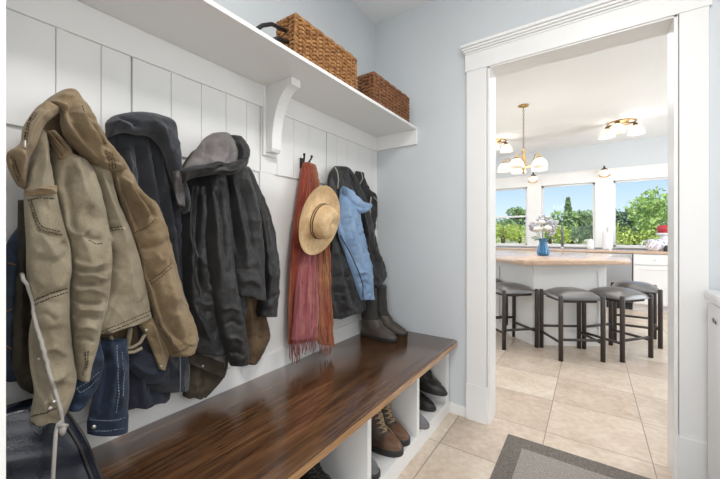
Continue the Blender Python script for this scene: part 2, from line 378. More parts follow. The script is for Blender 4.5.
basket('wicker_basket', 'smaller dark reddish-brown wicker basket on the shelf near the corner', .215, .338, 1.64, 2.10, 1.9675, 2.15, M['wickerdark'], 8, 'wicker baskets on the shelf')
b = MB(); b.tube([(.30, .995, 2.07), (.318, .90, 2.045), (.322, .85, 2.012), (.322, .825, 1.985), (.318, .82, 1.977)], .008, 8).tube([(.31, .995, 2.02), (.322, .93, 2.0), (.325, .90, 1.977)], .009, 8)
tag(b.build('metal_frame', M['black'], None, True), 'dark rods lying on the white shelf at the left end of the larger basket', 'frame')
# ---------------------------------------------------------------- cloth: closed relief panels with folds
def vnoise(P, seed=0):
    P = np.asarray(P, float); i = np.floor(P).astype(np.int64); f = P-i; f = f*f*(3-2*f)
    def h(a, b, c):
        n = (a*374761393+b*668265263+c*2147483647+seed*974711) & 0x7fffffff; n = ((n ^ (n >> 13))*1274126177) & 0x7fffffff
        return ((n ^ (n >> 16)) & 0xffff)/65535*2-1
    r = 0
    for dx in (0, 1):
        for dy in (0, 1):
            for dz in (0, 1):
                w = (f[:, 0] if dx else 1-f[:, 0])*(f[:, 1] if dy else 1-f[:, 1])*(f[:, 2] if dz else 1-f[:, 2])
                r = r+w*h(i[:, 0]+dx, i[:, 1]+dy, i[:, 2]+dz)
    return r
def cat_rom(P, n):
    P = np.asarray(P, float); k = len(P); t = np.linspace(0, k-1, n); i = np.minimum(t.astype(int), k-2); f = (t-i)[:, None]
    g = lambda j: P[np.clip(j, 0, k-1)]
    p0, p1, p2, p3 = g(i-1), g(i), g(i+1), g(i+2)
    return .5*((2*p1)+(-p0+p2)*f+(2*p0-5*p1+4*p2-p3)*f**2+(-p0+3*p1-3*p2+p3)*f**3)
def seg_dist(Q, pl):                  # distance of pixels Q to a polyline, and where along it (0..1)
    pl = np.asarray(pl, float); best = np.full(len(Q), 1e9); tt = np.zeros(len(Q)); tot = np.linalg.norm(np.diff(pl, axis=0), axis=1); cum = np.concatenate([[0], np.cumsum(tot)])
    for k in range(len(pl)-1):
        a, d = pl[k], pl[k+1]-pl[k]; q = np.clip(((Q-a)@d)/max(d@d, 1e-9), 0, 1); dd = np.linalg.norm(Q-a-q[:, None]*d, axis=1)
        m = dd < best; best[m] = dd[m]; tt[m] = (cum[k]+q[m]*tot[k])/cum[-1]
    return best, tt
class Panel: pass
def panel(name, parent, Lp, Rp, x, d, m, folds=(), wr=(.006, 14), n=None, cols=34, back=.5, p=2.05, top=.12, bot=.0, seed=0, pleat=None, ripple=0, label=None):
    xs = np.full(len(Lp), x, float) if not hasattr(x, '__len__') else np.asarray(x, float)
    LW = np.array([W(*q, xx) for q, xx in zip(Lp, xs)]); RW = np.array([W(*q, xx) for q, xx in zip(Rp, xs)])
    ln = np.linalg.norm(np.diff((LW+RW)/2, axis=0), axis=1).sum()
    wd_ = np.linalg.norm(RW-LW, axis=1).max(); cols = int(np.clip(wd_/.004, 28, 84)); n = n or int(np.clip(ln/.0045, 16, 200)); A = cat_rom(LW, n); B = cat_rom(RW, n)
    s = .5-.5*np.cos(np.linspace(0, PI, cols)); s = .6*s+.4*np.linspace(0, 1, cols); t = np.linspace(0, 1, n)
    f = (1-np.abs(2*s-1)**p)**(1/p); f[0] = f[-1] = 0
    g = np.ones(n)
    if top > 0: k = t < top; g[k] = np.sqrt(np.clip(1-(1-t[k]/top)**2, 0.02, 1))
    if bot > 0: k = t > 1-bot; g[k] *= np.sqrt(np.clip(1-(1-(1-t[k])/bot)**2, .02, 1))
    G = g[:, None]*f[None, :]
    base = A[:, None, :]*(1-s[None, :, None])+B[:, None, :]*s[None, :, None]
    fr = base.copy(); fr[:, :, 0] += d*G
    Pf = fr.reshape(-1, 3); Q = pix(Pf); dx = np.zeros(len(Pf)); Gf = G.ravel(); edge = np.minimum(1, Gf*1.6)
    for fo in folds:
        pl, wd, amp = fo[:3]; amp = amp*(1.4 if m.name in ('tan_canvas', 'faded_canvas') else 1.2)
        dd, tt = seg_dist(Q, cat_rom(pl, 16) if len(pl) > 2 else pl)
        tap = np.clip(np.minimum(tt, 1-tt)/.22+.15, 0, 1) if len(fo) < 4 else 1
        dx += amp*np.exp(-(dd/wd)**1.35)*tap*edge
    if pleat:                         # hanging folds that fan out from the top: (count, amplitude, phase)
        c, a, ph = pleat; ss = np.tile(s, n); t2 = np.repeat(t, cols); wob = .35*vnoise(np.stack([ss*3, t2*2.5, ss*0+seed], 1), seed)
        dx += a*np.sin(2*PI*(c*ss+wob)+ph)*np.clip(t2*3, .25, 1)*edge
    a, sc = wr; a *= 1.35*(1.35 if m.name in ('tan_canvas', 'faded_canvas') else .7 if 'black' in m.name else 1)
    if a:
        nz = vnoise(Pf*[sc, sc, sc*.55]+seed*3.7, 1)+.5*vnoise(Pf*sc*2.3+seed, 2)+.25*vnoise(Pf*sc*5+seed, 3)
        rz = 1-np.abs(vnoise(Pf*[sc, sc*.9, sc*.7]+[0, Pf[:, 2].mean()*0, seed], 5))*2
        dx += a*(nz*.7+rz*.4)*edge
        wp = np.stack([vnoise(Pf*7+seed, 11), vnoise(Pf*7+seed+9, 12), vnoise(Pf*7+seed+17, 13)], 1)*.05; Pw = Pf+wp   # crisp crumple creases
        for sc2, am, sd in ((11, 1.0, 21), (24, .5, 22)):
            c1 = (1-np.abs(vnoise(Pw*[sc2, sc2, sc2*.55]+seed*1.3, sd)))**5; c2 = (1-np.abs(vnoise(Pw*[sc2, sc2*.8, sc2*.8]+seed*2.1+40, sd+4)))**5
            dx += a*am*(.85*c1-.7*c2)*edge
    Pf = Pf.copy(); Pf[:, 0] += np.maximum(dx, -d*Gf*.8)
    bk = base.copy(); bk[:, :, 0] -= d*back*G+.002; Pb = bk.reshape(-1, 3)
    if ripple:
        z = ripple*np.sin(np.linspace(0, 5*PI, cols)+seed); Pf = Pf.reshape(n, cols, 3); Pf[-4:, :, 2] += z*np.array([.2, .5, .8, 1])[:, None]; Pf = Pf.reshape(-1, 3)
    V = np.concatenate([Pf, Pb]); V[:, 0] = np.maximum(V[:, 0], .016); o = n*cols; F = []
    idx = np.arange(n*cols).reshape(n, cols)
    a_, b_, c_, d_ = idx[:-1, :-1].ravel(), idx[:-1, 1:].ravel(), idx[1:, 1:].ravel(), idx[1:, :-1].ravel()
    F = list(zip(a_, d_, c_, b_))+list(zip(a_+o, b_+o, c_+o, d_+o))
    for i in range(n-1): F += [(idx[i, 0], idx[i, 0]+o, idx[i+1, 0]+o, idx[i+1, 0]), (idx[i, -1], idx[i+1, -1], idx[i+1, -1]+o, idx[i, -1]+o)]
    for j in range(cols-1): F += [(idx[0, j], idx[0, j+1], idx[0, j+1]+o, idx[0, j]+o), (idx[-1, j], idx[-1, j]+o, idx[-1, j+1]+o, idx[-1, j+1])]
    uv = np.stack([np.tile(s, n), np.repeat(t, cols)], 1); uv = np.concatenate([uv, uv])
    ob = mesh_obj(name, V, F, m, parent, True, uv)
    if label: ob['label'] = label
    P = Panel(); P.o = ob; P.P = Pf; P.Q = pix(Pf); return P
def drape(Pn, pl, off=.002, step=1.2):   # lay a traced line on the panel's front
    pl = np.asarray(pl, float); out = []
    dens = []
    for a, b_ in zip(pl, pl[1:]):
        k = max(2, int(np.linalg.norm(b_-a)/step)); dens += [a+(b_-a)*i/k for i in range(k)]
    dens.append(pl[-1])
    for q in dens:
        dd = np.linalg.norm(Pn.Q-q, axis=1); i = np.argsort(dd)[:4]; w = 1/(dd[i]+.3); p3 = (Pn.P[i]*w[:, None]).sum(0)/w.sum()
        c = np.array([XC, 0, HC])-p3; out.append(p3+c/np.linalg.norm(c)*off)
    return out
def seam(Pn, lines, m=None, r=.0014, dash=True, name='stitching'):
    for pl in lines:
        b = MB(); pts = drape(Pn, pl, .001, 1.0)
        if dash:
            for i in range(0, len(pts)-1, 3):
                if i+2 < len(pts): b.tube(pts[i:i+3], r, 5)
        else: b.tube(pts, r, 6)
        b.build(name, m or M['stitch'], Pn.o, True)
def snap(Pn, q, parent=None, r=.006):
    p3 = drape(Pn, [q, q], .002)[0]; b = MB(); b.ball(p3, r, 2, (.6, 1, 1)); return b.build('snap_button', M['snap'], Pn.o, True)
# ---- coat hooks
def hook(loc, label):
    t = thing('coat_hook', label, 'hook', loc, 0, 'coat hooks on the rail'); b = MB()
    b.box(0, -.012, -.03, .006, .012, .03, .002); b.build('back_plate', M['black'], t)
    for s in (-1, 1):
        c = MB(); c.tube([(.005, 0, .0), (.02, s*.008, -.004), (.04, s*.02, .006), (.05, s*.028, .026), (.052, s*.03, .036)], [.006, .006, .005, .005, .006], 8); c.ball((.052, s*.03, .038), .0075, 2)
        c.build('prong', M['black'], t, True)
    return t
hook((.014, 1.375, 1.606), 'black double-prong coat hook above the red scarf')
# ================================================================ tan canvas jacket (nearest)
J = thing('tan_jacket', 'tan canvas hooded work jacket hanging nearest on the left, with dark stitching', 'jacket', (.03, .31, 1.62), 0, 'coats hanging on the hook rail')
Jw = J; 
def root_fix(root):                   # panels are traced in world space: keep the Empty at the hanging point
    for ch in root.children: ch.matrix_parent_inverse = Matrix.Translation(root.location).inverted()
panel('back_panel', J, [(18, 200), (17, 240), (12, 290), (10, 330), (9, 365), (20, 387)], [(62, 200), (62, 260), (58, 320), (52, 350), (46, 380), (34, 392)], .06, .035, M['olive'], [([(22, 230), (20, 300), (18, 370)], 4, .012), ([(32, 240), (30, 300), (26, 380)], 3, -.01)], (.006, 16), seed=1, label='inner back, coloured dark olive as shade')  # olive cloth in place of tan carries the shade on the back
panel('body', J, [(42, 140), (40, 180), (42, 240), (60, 290)], [(104, 140), (112, 180), (126, 240), (136, 292)], .07, .03, M['tandark'], (), (.005, 16), seed=19, label='inner body between the sleeves, coloured dark as shade')  # fills the hole behind the hood; dark colour stands in for gap shade
sp = panel('side_panel', J, [(96, 135), (112, 176), (126, 220), (139, 258), (147, 293), (158, 328), (171, 357)], [(123, 163), (137, 189), (158, 211), (171, 250), (184, 300), (195.5, 334), (191, 352)], [.13, .14, .145, .145, .145, .145, .145], .055, M['tan'],
    [([(112, 172), (124, 205), (133, 230)], 3.5, .030), ([(122, 176), (138, 205), (146, 226)], 3.5, .032), ([(118, 178), (130, 210), (139, 230)], 2.5, -.02), ([(128, 185), (146, 205), (155, 220)], 3, -.018), ([(133, 236), (145, 230), (157, 222)], 2, -.008),
     ([(140, 262), (150, 297), (164, 330), (178, 349)], 2.2, .016), ([(145, 262), (156, 297), (170, 328), (184, 345)], 3, -.014), ([(160, 240), (166, 270), (172, 300), (184, 335)], 5, .014), ([(150, 280), (160, 274), (172, 264)], 1.8, -.008), ([(152, 250), (160, 262)], 4, .012), ([(178, 300), (176, 325), (172, 345)], 4, -.010)],
    (.007, 16), seed=2, top=.05, bot=.03)
seam(sp, [[(134, 233), (145, 228), (156, 219)], [(149, 281), (160, 274), (172, 263)], [(151, 284), (161, 277), (173, 266)], [(128, 224), (140, 260), (149, 296), (160, 326), (172, 346)], [(173, 353), (184, 350), (192, 344)]])
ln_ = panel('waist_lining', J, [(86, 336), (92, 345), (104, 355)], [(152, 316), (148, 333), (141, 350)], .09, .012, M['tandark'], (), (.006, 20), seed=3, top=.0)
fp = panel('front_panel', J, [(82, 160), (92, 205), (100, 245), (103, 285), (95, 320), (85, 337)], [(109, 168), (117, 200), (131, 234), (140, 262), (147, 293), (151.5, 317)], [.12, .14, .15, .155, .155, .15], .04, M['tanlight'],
    [([(100, 170), (112, 205), (126, 245)], 4, .016), ([(96, 175), (104, 205), (113, 240)], 3, -.014), ([(106, 229), (124, 226)], 1.6, -.006), ([(112, 240), (110, 270), (104, 300)], 6, -.012), ([(128, 250), (134, 285), (138, 308)], 6, .010)], (.005, 12), seed=4, top=.05)
seam(fp, [[(105, 229), (114, 227.5), (124, 226)], [(106, 232), (115, 230), (125, 229)], [(97, 333), (120, 324), (150, 311)], [(96, 337), (120, 327.5), (150.5, 314.5)]])
fl = panel('placket_flap', J, [(136, 322), (145, 335), (153, 353), (159, 369)], [(152, 317), (160, 330), (170, 348), (165, 370)], .135, .012, M['tan'], [([(152, 322), (158, 340), (164, 362)], 2, .008)], (.004, 20), seed=5, top=0)
snap(fl, (146.5, 330)); snap(fl, (161, 366), r=.0045)
b = MB(); b.tube([W(u, v, .135) for u, v in [(110, 336), (114, 343), (122, 348), (132, 347.5), (140, 343), (145, 334)]], .0055, 8); b.tube([W(u, v, .13) for u, v in [(98, 340), (108, 349), (120, 353), (134, 352), (142, 348)]], .006, 8)
b.tube([W(u, v, .13) for u, v in [(130, 328), (129, 338), (127, 347)]], .008, 8)
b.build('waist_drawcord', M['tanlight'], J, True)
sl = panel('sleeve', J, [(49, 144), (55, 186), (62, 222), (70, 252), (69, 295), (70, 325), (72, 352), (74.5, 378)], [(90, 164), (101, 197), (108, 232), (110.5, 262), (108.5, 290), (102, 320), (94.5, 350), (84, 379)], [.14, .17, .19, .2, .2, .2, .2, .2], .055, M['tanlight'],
    [([(71, 262), (88, 266), (109, 262)], 2.2, .014), ([(71, 268), (90, 272), (109, 270)], 1.5, -.015), ([(71, 277), (90, 274), (108, 280)], 2.2, .014), ([(71, 283), (90, 285), (107, 281)], 1.5, -.014), ([(70, 292), (90, 289), (106, 295)], 2.4, .015), ([(70, 299), (88, 304), (104, 303)], 1.5, -.015), ([(70, 309), (90, 309), (103, 311)], 2.4, .014), ([(71, 319), (86, 315), (101, 319)], 1.5, -.014), ([(72, 330), (86, 326), (98, 331)], 2.2, .012), ([(73, 340), (84, 338), (95, 342)], 1.5, -.012),
     ([(72, 158), (84, 185), (92, 215)], 5, .016), ([(66, 165), (70, 200), (74, 235)], 4, -.014), ([(82, 232), (94, 240), (104, 238)], 4, -.012), ([(64, 226), (78, 235), (92, 224)], 3, .012)], (.006, 15), seed=6, top=.06, bot=.02)
seam(sl, [[(85, 352), (86, 362), (83, 375)], [(88, 351), (88, 362), (85, 374)], [(89, 240), (96, 244), (104, 243)]])
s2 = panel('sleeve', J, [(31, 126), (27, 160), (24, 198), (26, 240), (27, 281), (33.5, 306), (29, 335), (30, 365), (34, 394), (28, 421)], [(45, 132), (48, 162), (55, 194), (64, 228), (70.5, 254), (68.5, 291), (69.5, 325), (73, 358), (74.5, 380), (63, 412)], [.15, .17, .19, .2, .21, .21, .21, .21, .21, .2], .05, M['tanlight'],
    [([(27, 200), (36, 222), (40, 232), (62, 237)], 2, -.008), ([(38, 232), (50, 246), (58, 262)], 6, .014), ([(33, 303), (50, 294), (68, 289)], 2, -.008), ([(32, 300), (36, 330), (34, 365), (44, 395), (52, 410)], 3, -.016), ([(28, 285), (33, 320), (45, 360), (54, 390)], 2.6, .016), ([(46, 140), (44, 170), (40, 190)], 4, .012), ([(36, 318), (46, 314), (56, 322)], 3, -.008), ([(40, 352), (55, 348), (68, 356)], 3, .009), ([(36, 372), (50, 378), (66, 372)], 3, .010), ([(36, 380), (50, 386), (64, 380)], 2.5, -.010), ([(30, 404), (42, 402), (56, 400)], 2.5, .008), ([(62, 240), (68, 250), (64, 262)], 4, -.016)], (.006, 15), seed=7, top=.04, bot=.0, ripple=.004)
seam(s2, [[(33, 301), (50, 294), (68, 288)], [(34, 305), (50, 298), (68, 292)], [(29, 200), (36, 222), (40, 230), (62, 235)], [(31, 200), (38, 221), (42, 227), (62, 232)], [(28, 200), (42, 198), (58, 199)], [(31, 416), (46, 413), (61, 406)]])
snap(s2, (39, 359), r=.004); snap(s2, (50.5, 408), r=.007); snap(s2, (54, 402), r=.005)
fp2 = panel('pocket_flap', J, [(25, 189), (25.5, 192), (26, 196)], [(57, 185), (57.5, 188.5), (57, 194)], .245, .012, M['tan'], [([(26, 194), (34, 189), (44, 189), (56, 192)], 2.2, .014)], (.004, 25), seed=8, top=.1)
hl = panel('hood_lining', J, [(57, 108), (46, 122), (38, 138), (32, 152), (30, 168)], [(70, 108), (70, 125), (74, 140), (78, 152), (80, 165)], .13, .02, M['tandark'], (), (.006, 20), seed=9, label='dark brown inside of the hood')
cl = panel('collar', J, [(46, 132), (49, 140), (54, 149), (58, 160)], [(53, 130), (60, 137), (70, 148), (73, 158)], .185, .02, M['tan'], [([(48, 133), (66, 154)], 1.2, .006), ([(52, 132), (69, 150)], 1.2, .006), ([(50, 133), (67, 152)], 1.2, -.005)], (.004, 25), seed=10)
seam(cl, [[(49, 133), (66, 153)], [(52, 132), (68, 150)], [(47, 135), (63, 156)]], r=.0009, dash=False)
ho = panel('hood', J, [(61, 91), (50, 97), (43, 104), (52, 109), (60, 112), (60.5, 124), (65, 138), (76, 150), (91, 163), (108, 172)], [(71, 91), (80, 100.5), (88, 111), (94, 121), (101, 131), (107.5, 141), (114, 151), (120, 160), (125, 165), (127.5, 171)], [.12, .14, .16, .18, .2, .2, .2, .19, .17, .15], .055, M['tan'],
    [([(64, 104), (64, 118), (70, 136)], 3, .022), ([(70, 100), (76, 122), (92, 145)], 3.5, -.020), ([(78, 106), (90, 130), (106, 152)], 4, .022), ([(66, 125), (78, 142), (96, 158)], 3, .018), ([(86, 112), (98, 132), (112, 150)], 2.5, -.016), ([(58, 98), (66, 96), (74, 98)], 3, .012), ([(46, 104), (56, 104), (64, 108)], 2.5, .014), ([(100, 140), (108, 156), (112, 168)], 3, -.012), ([(102, 166), (112, 163), (124, 168)], 3, .012)], (.007, 18), seed=11, top=.08, bot=.08)
seam(ho, [[(81, 102), (86, 116), (98, 134), (106, 144)], [(106, 150), (109, 160), (110, 170)], [(109, 152), (112, 161), (113, 170)], [(112, 154), (115, 162), (116, 170)]])
br = panel('hood_brim', J, [(44, 102), (37, 107), (29, 117), (22.5, 129), (20, 143), (8, 152), (6.5, 161), (10, 172), (18, 186)], [(62.5, 109), (55, 116), (46, 123.5), (40, 134), (36, 146), (32, 154), (28, 164), (26, 176), (25, 190)], [.2, .21, .22, .22, .22, .21, .2, .2, .19], .03, M['tan'],
    [([(50, 110), (40, 118), (32, 132), (26, 150)], 3, .012), ([(34, 112), (27, 130), (26, 142)], 1.6, -.008), ([(12, 155), (16, 162), (20, 176)], 2.5, -.014), ([(20, 150), (24, 158), (22, 172)], 2.5, .014)], (.006, 20), seed=12, top=.06, bot=.1)
seam(br, [[(35, 112), (28, 122), (25, 134), (25, 144)], [(37, 113), (30, 123), (27.5, 135), (27, 145)], [(12, 164), (15, 172), (20, 182)], [(15, 160), (18, 170), (22, 180)]])
b = MB().ball(W(25.5, 144.5, .25), .007, 2, (.5, .7, 1.6)); b.build('cord_toggle', M['snap'], J, True)
pts = drape(s2, [(25, 285), (29, 300), (34, 315), (40, 338), (45, 358), (51, 378), (57, 397), (61, 412)], .006, 3)
pts = [Vector(W(22, 274, .20)), Vector(W(23.5, 280, .235))]+[Vector(p) for p in pts]+[Vector(W(62, 420, .27)), Vector(W(62.5, 428, .278))]
b = MB().tube(pts, .0042, 8)
loop = [W(62, 420, .27), W(58, 424, .275), W(56, 432, .28), W(55, 445, .29), W(54, 460, .296), W(53, 478, .30), W(53, 492, .30)]
b.tube(loop, .0042, 8).ball(W(62.5, 430, .28), .009, 2, (1, .9, 1.6)).tube([W(58, 426, .28), W(62, 425, .284), W(67, 426, .28)], .005, 8)
b.build('drawstring', M['cord'], J, True)
root_fix(J)
# ================================================================ denim jacket behind it
D = thing('denim_jacket', 'dark blue denim jacket hanging behind the tan jacket, one cuff hanging low', 'jacket', (.02, .25, 1.45), 0, 'coats hanging on the hook rail')
p = panel('body', D, [(22, 222), (6, 245), (0, 280), (0, 330), (2, 380)], [(40, 222), (40, 250), (30, 290), (20, 330), (20, 378)], .045, .025, M['denim'], [([(16, 240), (12, 300), (8, 370)], 3, .01)], (.006, 16), seed=20)
seam(p, [[(8, 263), (16, 265)], [(7, 311), (12, 309)], [(6, 346), (12, 349)]], M['rust'], .0015, False)
p = panel('sleeve', D, [(70, 335), (68, 362), (65, 388), (66, 411)], [(98, 335), (102, 362), (95, 390), (78, 409)], .12, .045, M['denim'], [([(76, 372), (90, 365), (100, 352)], 4, .014), ([(72, 395), (84, 390), (94, 380)], 3, -.010)], (.007, 18), seed=21, bot=.15)
seam(p, [[(77, 388), (88, 382), (99, 372)], [(80, 393), (90, 387), (98, 378)], [(77, 388), (80, 393)]], M['denimthread'], .0011)
p = panel('sleeve', D, [(94, 340), (96.5, 368), (94, 392), (90, 408), (88, 419)], [(126, 338), (128, 368), (128, 392), (127.5, 405), (127.5, 416)], .125, .04, M['denim'], [([(112, 345), (114, 375), (108, 412)], 2.5, .014), ([(106, 345), (106, 380), (100, 412)], 3, -.012), ([(120, 350), (122, 380), (120, 412)], 2, .010)], (.006, 18), seed=22, top=.0)
seam(p, [[(117, 345), (118, 372), (119, 395), (116, 414)], [(122, 352), (123.5, 375), (123, 398)]], M['denimthread'], .0014)
p = panel('cuff', D, [(88, 417), (87, 424), (87.5, 434)], [(128, 413), (127.5, 421), (127, 431)], .13, .044, M['denim'], (), (.003, 20), seed=23, top=.1, bot=.1)
seam(p, [[(89, 420), (108, 420), (126, 416)], [(89, 431), (108, 431), (126, 428)]], M['denimthread'], .001); snap(p, (94, 427), r=.007)
root_fix(D)
# ================================================================ charcoal wool coat
K = thing('charcoal_coat', 'charcoal grey wool coat between the tan jacket and the black coat', 'coat', (.02, .52, 1.62), 0, 'coats hanging on the hook rail')
panel('lining', K, [(126, 340), (126.5, 375), (127, 409)], [(172, 340), (172, 375), (169.5, 399)], .07, .03, M['navy'], [([(140, 350), (142, 402)], 3, .012), ([(150, 350), (153, 402)], 2.5, -.012)], (.006, 16), seed=30, top=0, ripple=.003, label='dark navy lining at the hem')
bd = panel('body', K, [(107, 120), (105, 150), (111, 205), (122, 265), (128, 320), (129, 360), (150, 390)], [(171, 119), (176, 150), (182, 190), (187.5, 235), (189.5, 300), (190, 350), (187, 388)], [.06, .06, .06, .065, .065, .065, .065], .05, M['wool'],
    [([(136, 135), (142, 180), (150, 240), (160, 300)], 3.2, -.030), ([(144, 135), (152, 185), (160, 245), (168, 300)], 3, .026), ([(150, 137), (159, 190), (168, 250), (174, 310)], 2.6, -.028), ([(157, 145), (166, 195), (175, 255), (179, 320)], 3, .026), ([(163, 160), (172, 205), (180, 260), (183, 330)], 2.4, -.024), ([(126, 135), (130, 180), (140, 240)], 4, .020), ([(118, 132), (119, 170), (124, 215)], 4, -.014), ([(142, 330), (160, 350), (178, 372)], 5, .012), ([(134, 372), (150, 380), (172, 378)], 2.5, -.012)], (.006, 12), seed=31, top=.03)
seam(bd, [[(180, 352), (180.5, 372), (180, 393)]], M['denimthread'], .0022, False, 'zipper')
panel('hem_flap', K, [(127, 352), (128, 366), (146, 386)], [(178, 350), (176, 366), (170, 380)], .105, .018, M['navy'], [([(130, 362), (150, 374), (172, 366)], 3, .008)], (.005, 14), seed=32, top=.05, bot=.1)
hd = panel('hood', K, [(105.5, 123), (112, 116.5), (125, 113), (141, 112), (158, 114.5), (173, 122), (176.5, 141), (179.5, 167), (185.5, 188), (187.5, 212)], [(108, 138), (117, 134), (126, 133), (135, 135), (147, 136), (156, 142), (163, 153), (169, 172), (176, 192), (183, 214)], [.13, .14, .15, .15, .15, .15, .15, .15, .15, .15], .04, M['wool'],
    [([(112, 122), (122, 122), (134, 131)], 3, .016), ([(118, 118), (132, 121), (140, 128)], 2.5, -.012), ([(142, 122), (158, 124), (166, 140), (172, 165)], 4, .016), ([(150, 130), (160, 136), (168, 155), (175, 182)], 2, -.012)], (.006, 18), seed=33, top=.05, bot=.06)
panel('collar_lining', K, [(173, 172), (174, 186), (178, 205)], [(178, 170), (184, 187), (185, 207)], .188, .008, M['liner2'], [([(178, 176), (181, 192)], 1.5, .008)], (.005, 30), seed=34, top=.2, bot=.2, label='shiny grey lining showing at the collar')
root_fix(K)
# ================================================================ olive-brown jacket under the black coat
O = thing('olive_jacket', 'olive brown jacket hidden under the black coat, only its hem and cuff hanging out', 'jacket', (.02, .85, 1.60), 0, 'coats hanging on the hook rail')
p = panel('body', O, [(189, 335), (187, 360), (183, 396)], [(228, 335), (226, 372), (205, 397)], .05, .03, M['olive'], [([(196, 360), (194, 392)], 3, .012), ([(206, 365), (202, 392)], 2.5, -.012)], (.006, 16), seed=40, top=0, ripple=.003)
p = panel('waist_tab', O, [(189, 350), (189, 362), (190, 364)], [(224, 362), (225, 372), (224.5, 378)], .09, .014, M['olive'], (), (.003, 20), seed=41); snap(p, (203, 366), r=.005)
panel('lining', O, [(196, 346), (192, 354), (190, 358)], [(224, 344), (225, 356), (225, 368)], .085, .012, M['liner'], (), (.004, 20), seed=42, top=0)
panel('sleeve', O, [(236, 285), (238, 315), (240, 340), (243, 364)], [(264, 285), (266, 315), (268.5, 338), (254, 365)], .05, .035, M['brown'], [([(248, 300), (250, 335), (248, 360)], 3, .014), ([(258, 300), (261, 330), (256, 350)], 3, -.012)], (.007, 18), seed=43, top=0, bot=.06)
root_fix(O)
# ================================================================ black coat
B = thing('black_coat', 'black hooded coat with taupe hood lining, hanging left of the red scarf', 'coat', (.02, .83, 1.62), 0, 'coats hanging on the hook rail')
bd = panel('body', B, [(184, 168), (180, 205), (182, 260), (186, 310), (191, 353)], [(242, 168), (250, 210), (250, 260), (240, 310), (226, 356)], [.07, .09, .10, .10, .10], .055, M['blk'], [([(190, 180), (188, 230), (192, 290)], 4, .018), ([(198, 180), (198, 240), (202, 300)], 3.5, -.022), ([(184, 232), (192, 250), (204, 262)], 4, .014), ([(190, 300), (200, 320), (214, 346)], 4, .014)], (.008, 14), seed=50, top=.03, bot=.02)
snap(bd, (180.5, 225), r=.005)
panel('sleeve', B, [(238, 168), (250, 205), (257, 245), (260, 285), (258, 316.5)], [(247, 166), (267, 212), (276.5, 254), (277.5, 286), (275.5, 317)], [.08, .09, .1, .1, .1], .04, M['blk'], [([(248, 180), (262, 225), (268, 280), (268, 312)], 4, .014), ([(258, 298), (268, 300), (276, 296)], 2, -.008), ([(262, 270), (270, 276), (276, 272)], 3, .008)], (.006, 15), seed=51, top=.04, bot=.02)
fp = panel('front_panel', B, [(220, 168), (226, 205), (231, 250), (234, 293)], [(245, 167), (257.5, 205), (262.5, 250), (264, 301)], [.11, .13, .14, .14], .04, M['blkgrey'], [([(231, 176), (238, 220), (246, 270)], 3.5, .026), ([(226, 176), (232, 215), (237, 255)], 2.5, -.022), ([(239, 176), (249, 215), (254, 260)], 3, -.022), ([(236, 284), (250, 280), (262, 288)], 3, .010), ([(244, 172), (256, 210), (260, 255)], 2.2, .014)], (.007, 14), seed=52, top=.03, ripple=.003)
panel('cuff', B, [(233, 288), (233, 302), (238, 318)], [(244, 290), (246, 302), (243, 318)], .11, .03, M['blk'], (), (.006, 24), seed=53)
panel('sleeve', B, [(203, 168), (206, 210), (207, 255), (212, 300), (221, 338), (231, 366)], [(223, 170), (229, 212), (232, 250), (237, 295), (244.5, 332), (246, 365)], [.11, .14, .15, .15, .15, .14], .045, M['blkgrey'], [([(210, 180), (214, 230), (220, 290)], 3.5, .024), ([(219, 180), (223, 225), (227, 275)], 3, -.02), ([(222, 310), (232, 308), (240, 312)], 2.5, .010), ([(224, 326), (234, 322), (242, 328)], 2.5, -.010), ([(226, 340), (236, 338), (244, 344)], 2.5, .010), ([(230, 355), (238, 353), (245, 357)], 2.5, -.008)], (.007, 15), seed=54, top=.03, bot=.03)
lo = panel('hood_lining', B, [(213, 133), (205, 138), (198, 147), (190, 158), (184, 168)], [(223, 133), (232, 139), (236, 148), (236, 158), (234, 168)], [.1, .12, .15, .17, .18], .05, M['taupe'], [([(204, 140), (208, 152), (200, 164)], 3, -.016), ([(222, 135), (226, 148), (222, 162)], 4, .016), ([(196, 152), (208, 158), (214, 166)], 3, .014)], (.006, 20), seed=55, top=.15, label='taupe grey hood lining')
panel('hood', B, [(227, 135), (232, 145), (235, 155), (230, 168)], [(238, 137), (245, 147), (246.5, 156), (242, 169)], [.12, .16, .17, .16], .045, M['blkgrey'], [([(236, 140), (240, 152), (238, 164)], 3, .014)], (.006, 20), seed=56, top=.12, bot=.1)
panel('hood_side', B, [(192, 152), (186, 160), (180, 170)], [(198, 148), (194, 158), (192, 170)], [.13, .15, .17], .02, M['olive'], (), (.004, 20), seed=57)
panel('hood_brim', B, [(179.5, 171), (190, 166), (203, 164.5), (215, 161), (228, 163), (240, 159), (246, 153)], [(180.5, 185), (190, 179), (205, 176), (218, 174), (230, 175), (240, 170), (246.5, 160)], [.19, .2, .215, .22, .22, .2, .18], .032, M['blkgrey'], [([(182, 174), (200, 168), (215, 168)], 2, .010), ([(212, 172), (224, 166), (240, 164)], 2, -.010), ([(222, 171), (234, 170), (244, 160)], 1.6, .012)], (.006, 22), seed=58, top=.05, bot=.1)
root_fix(B)
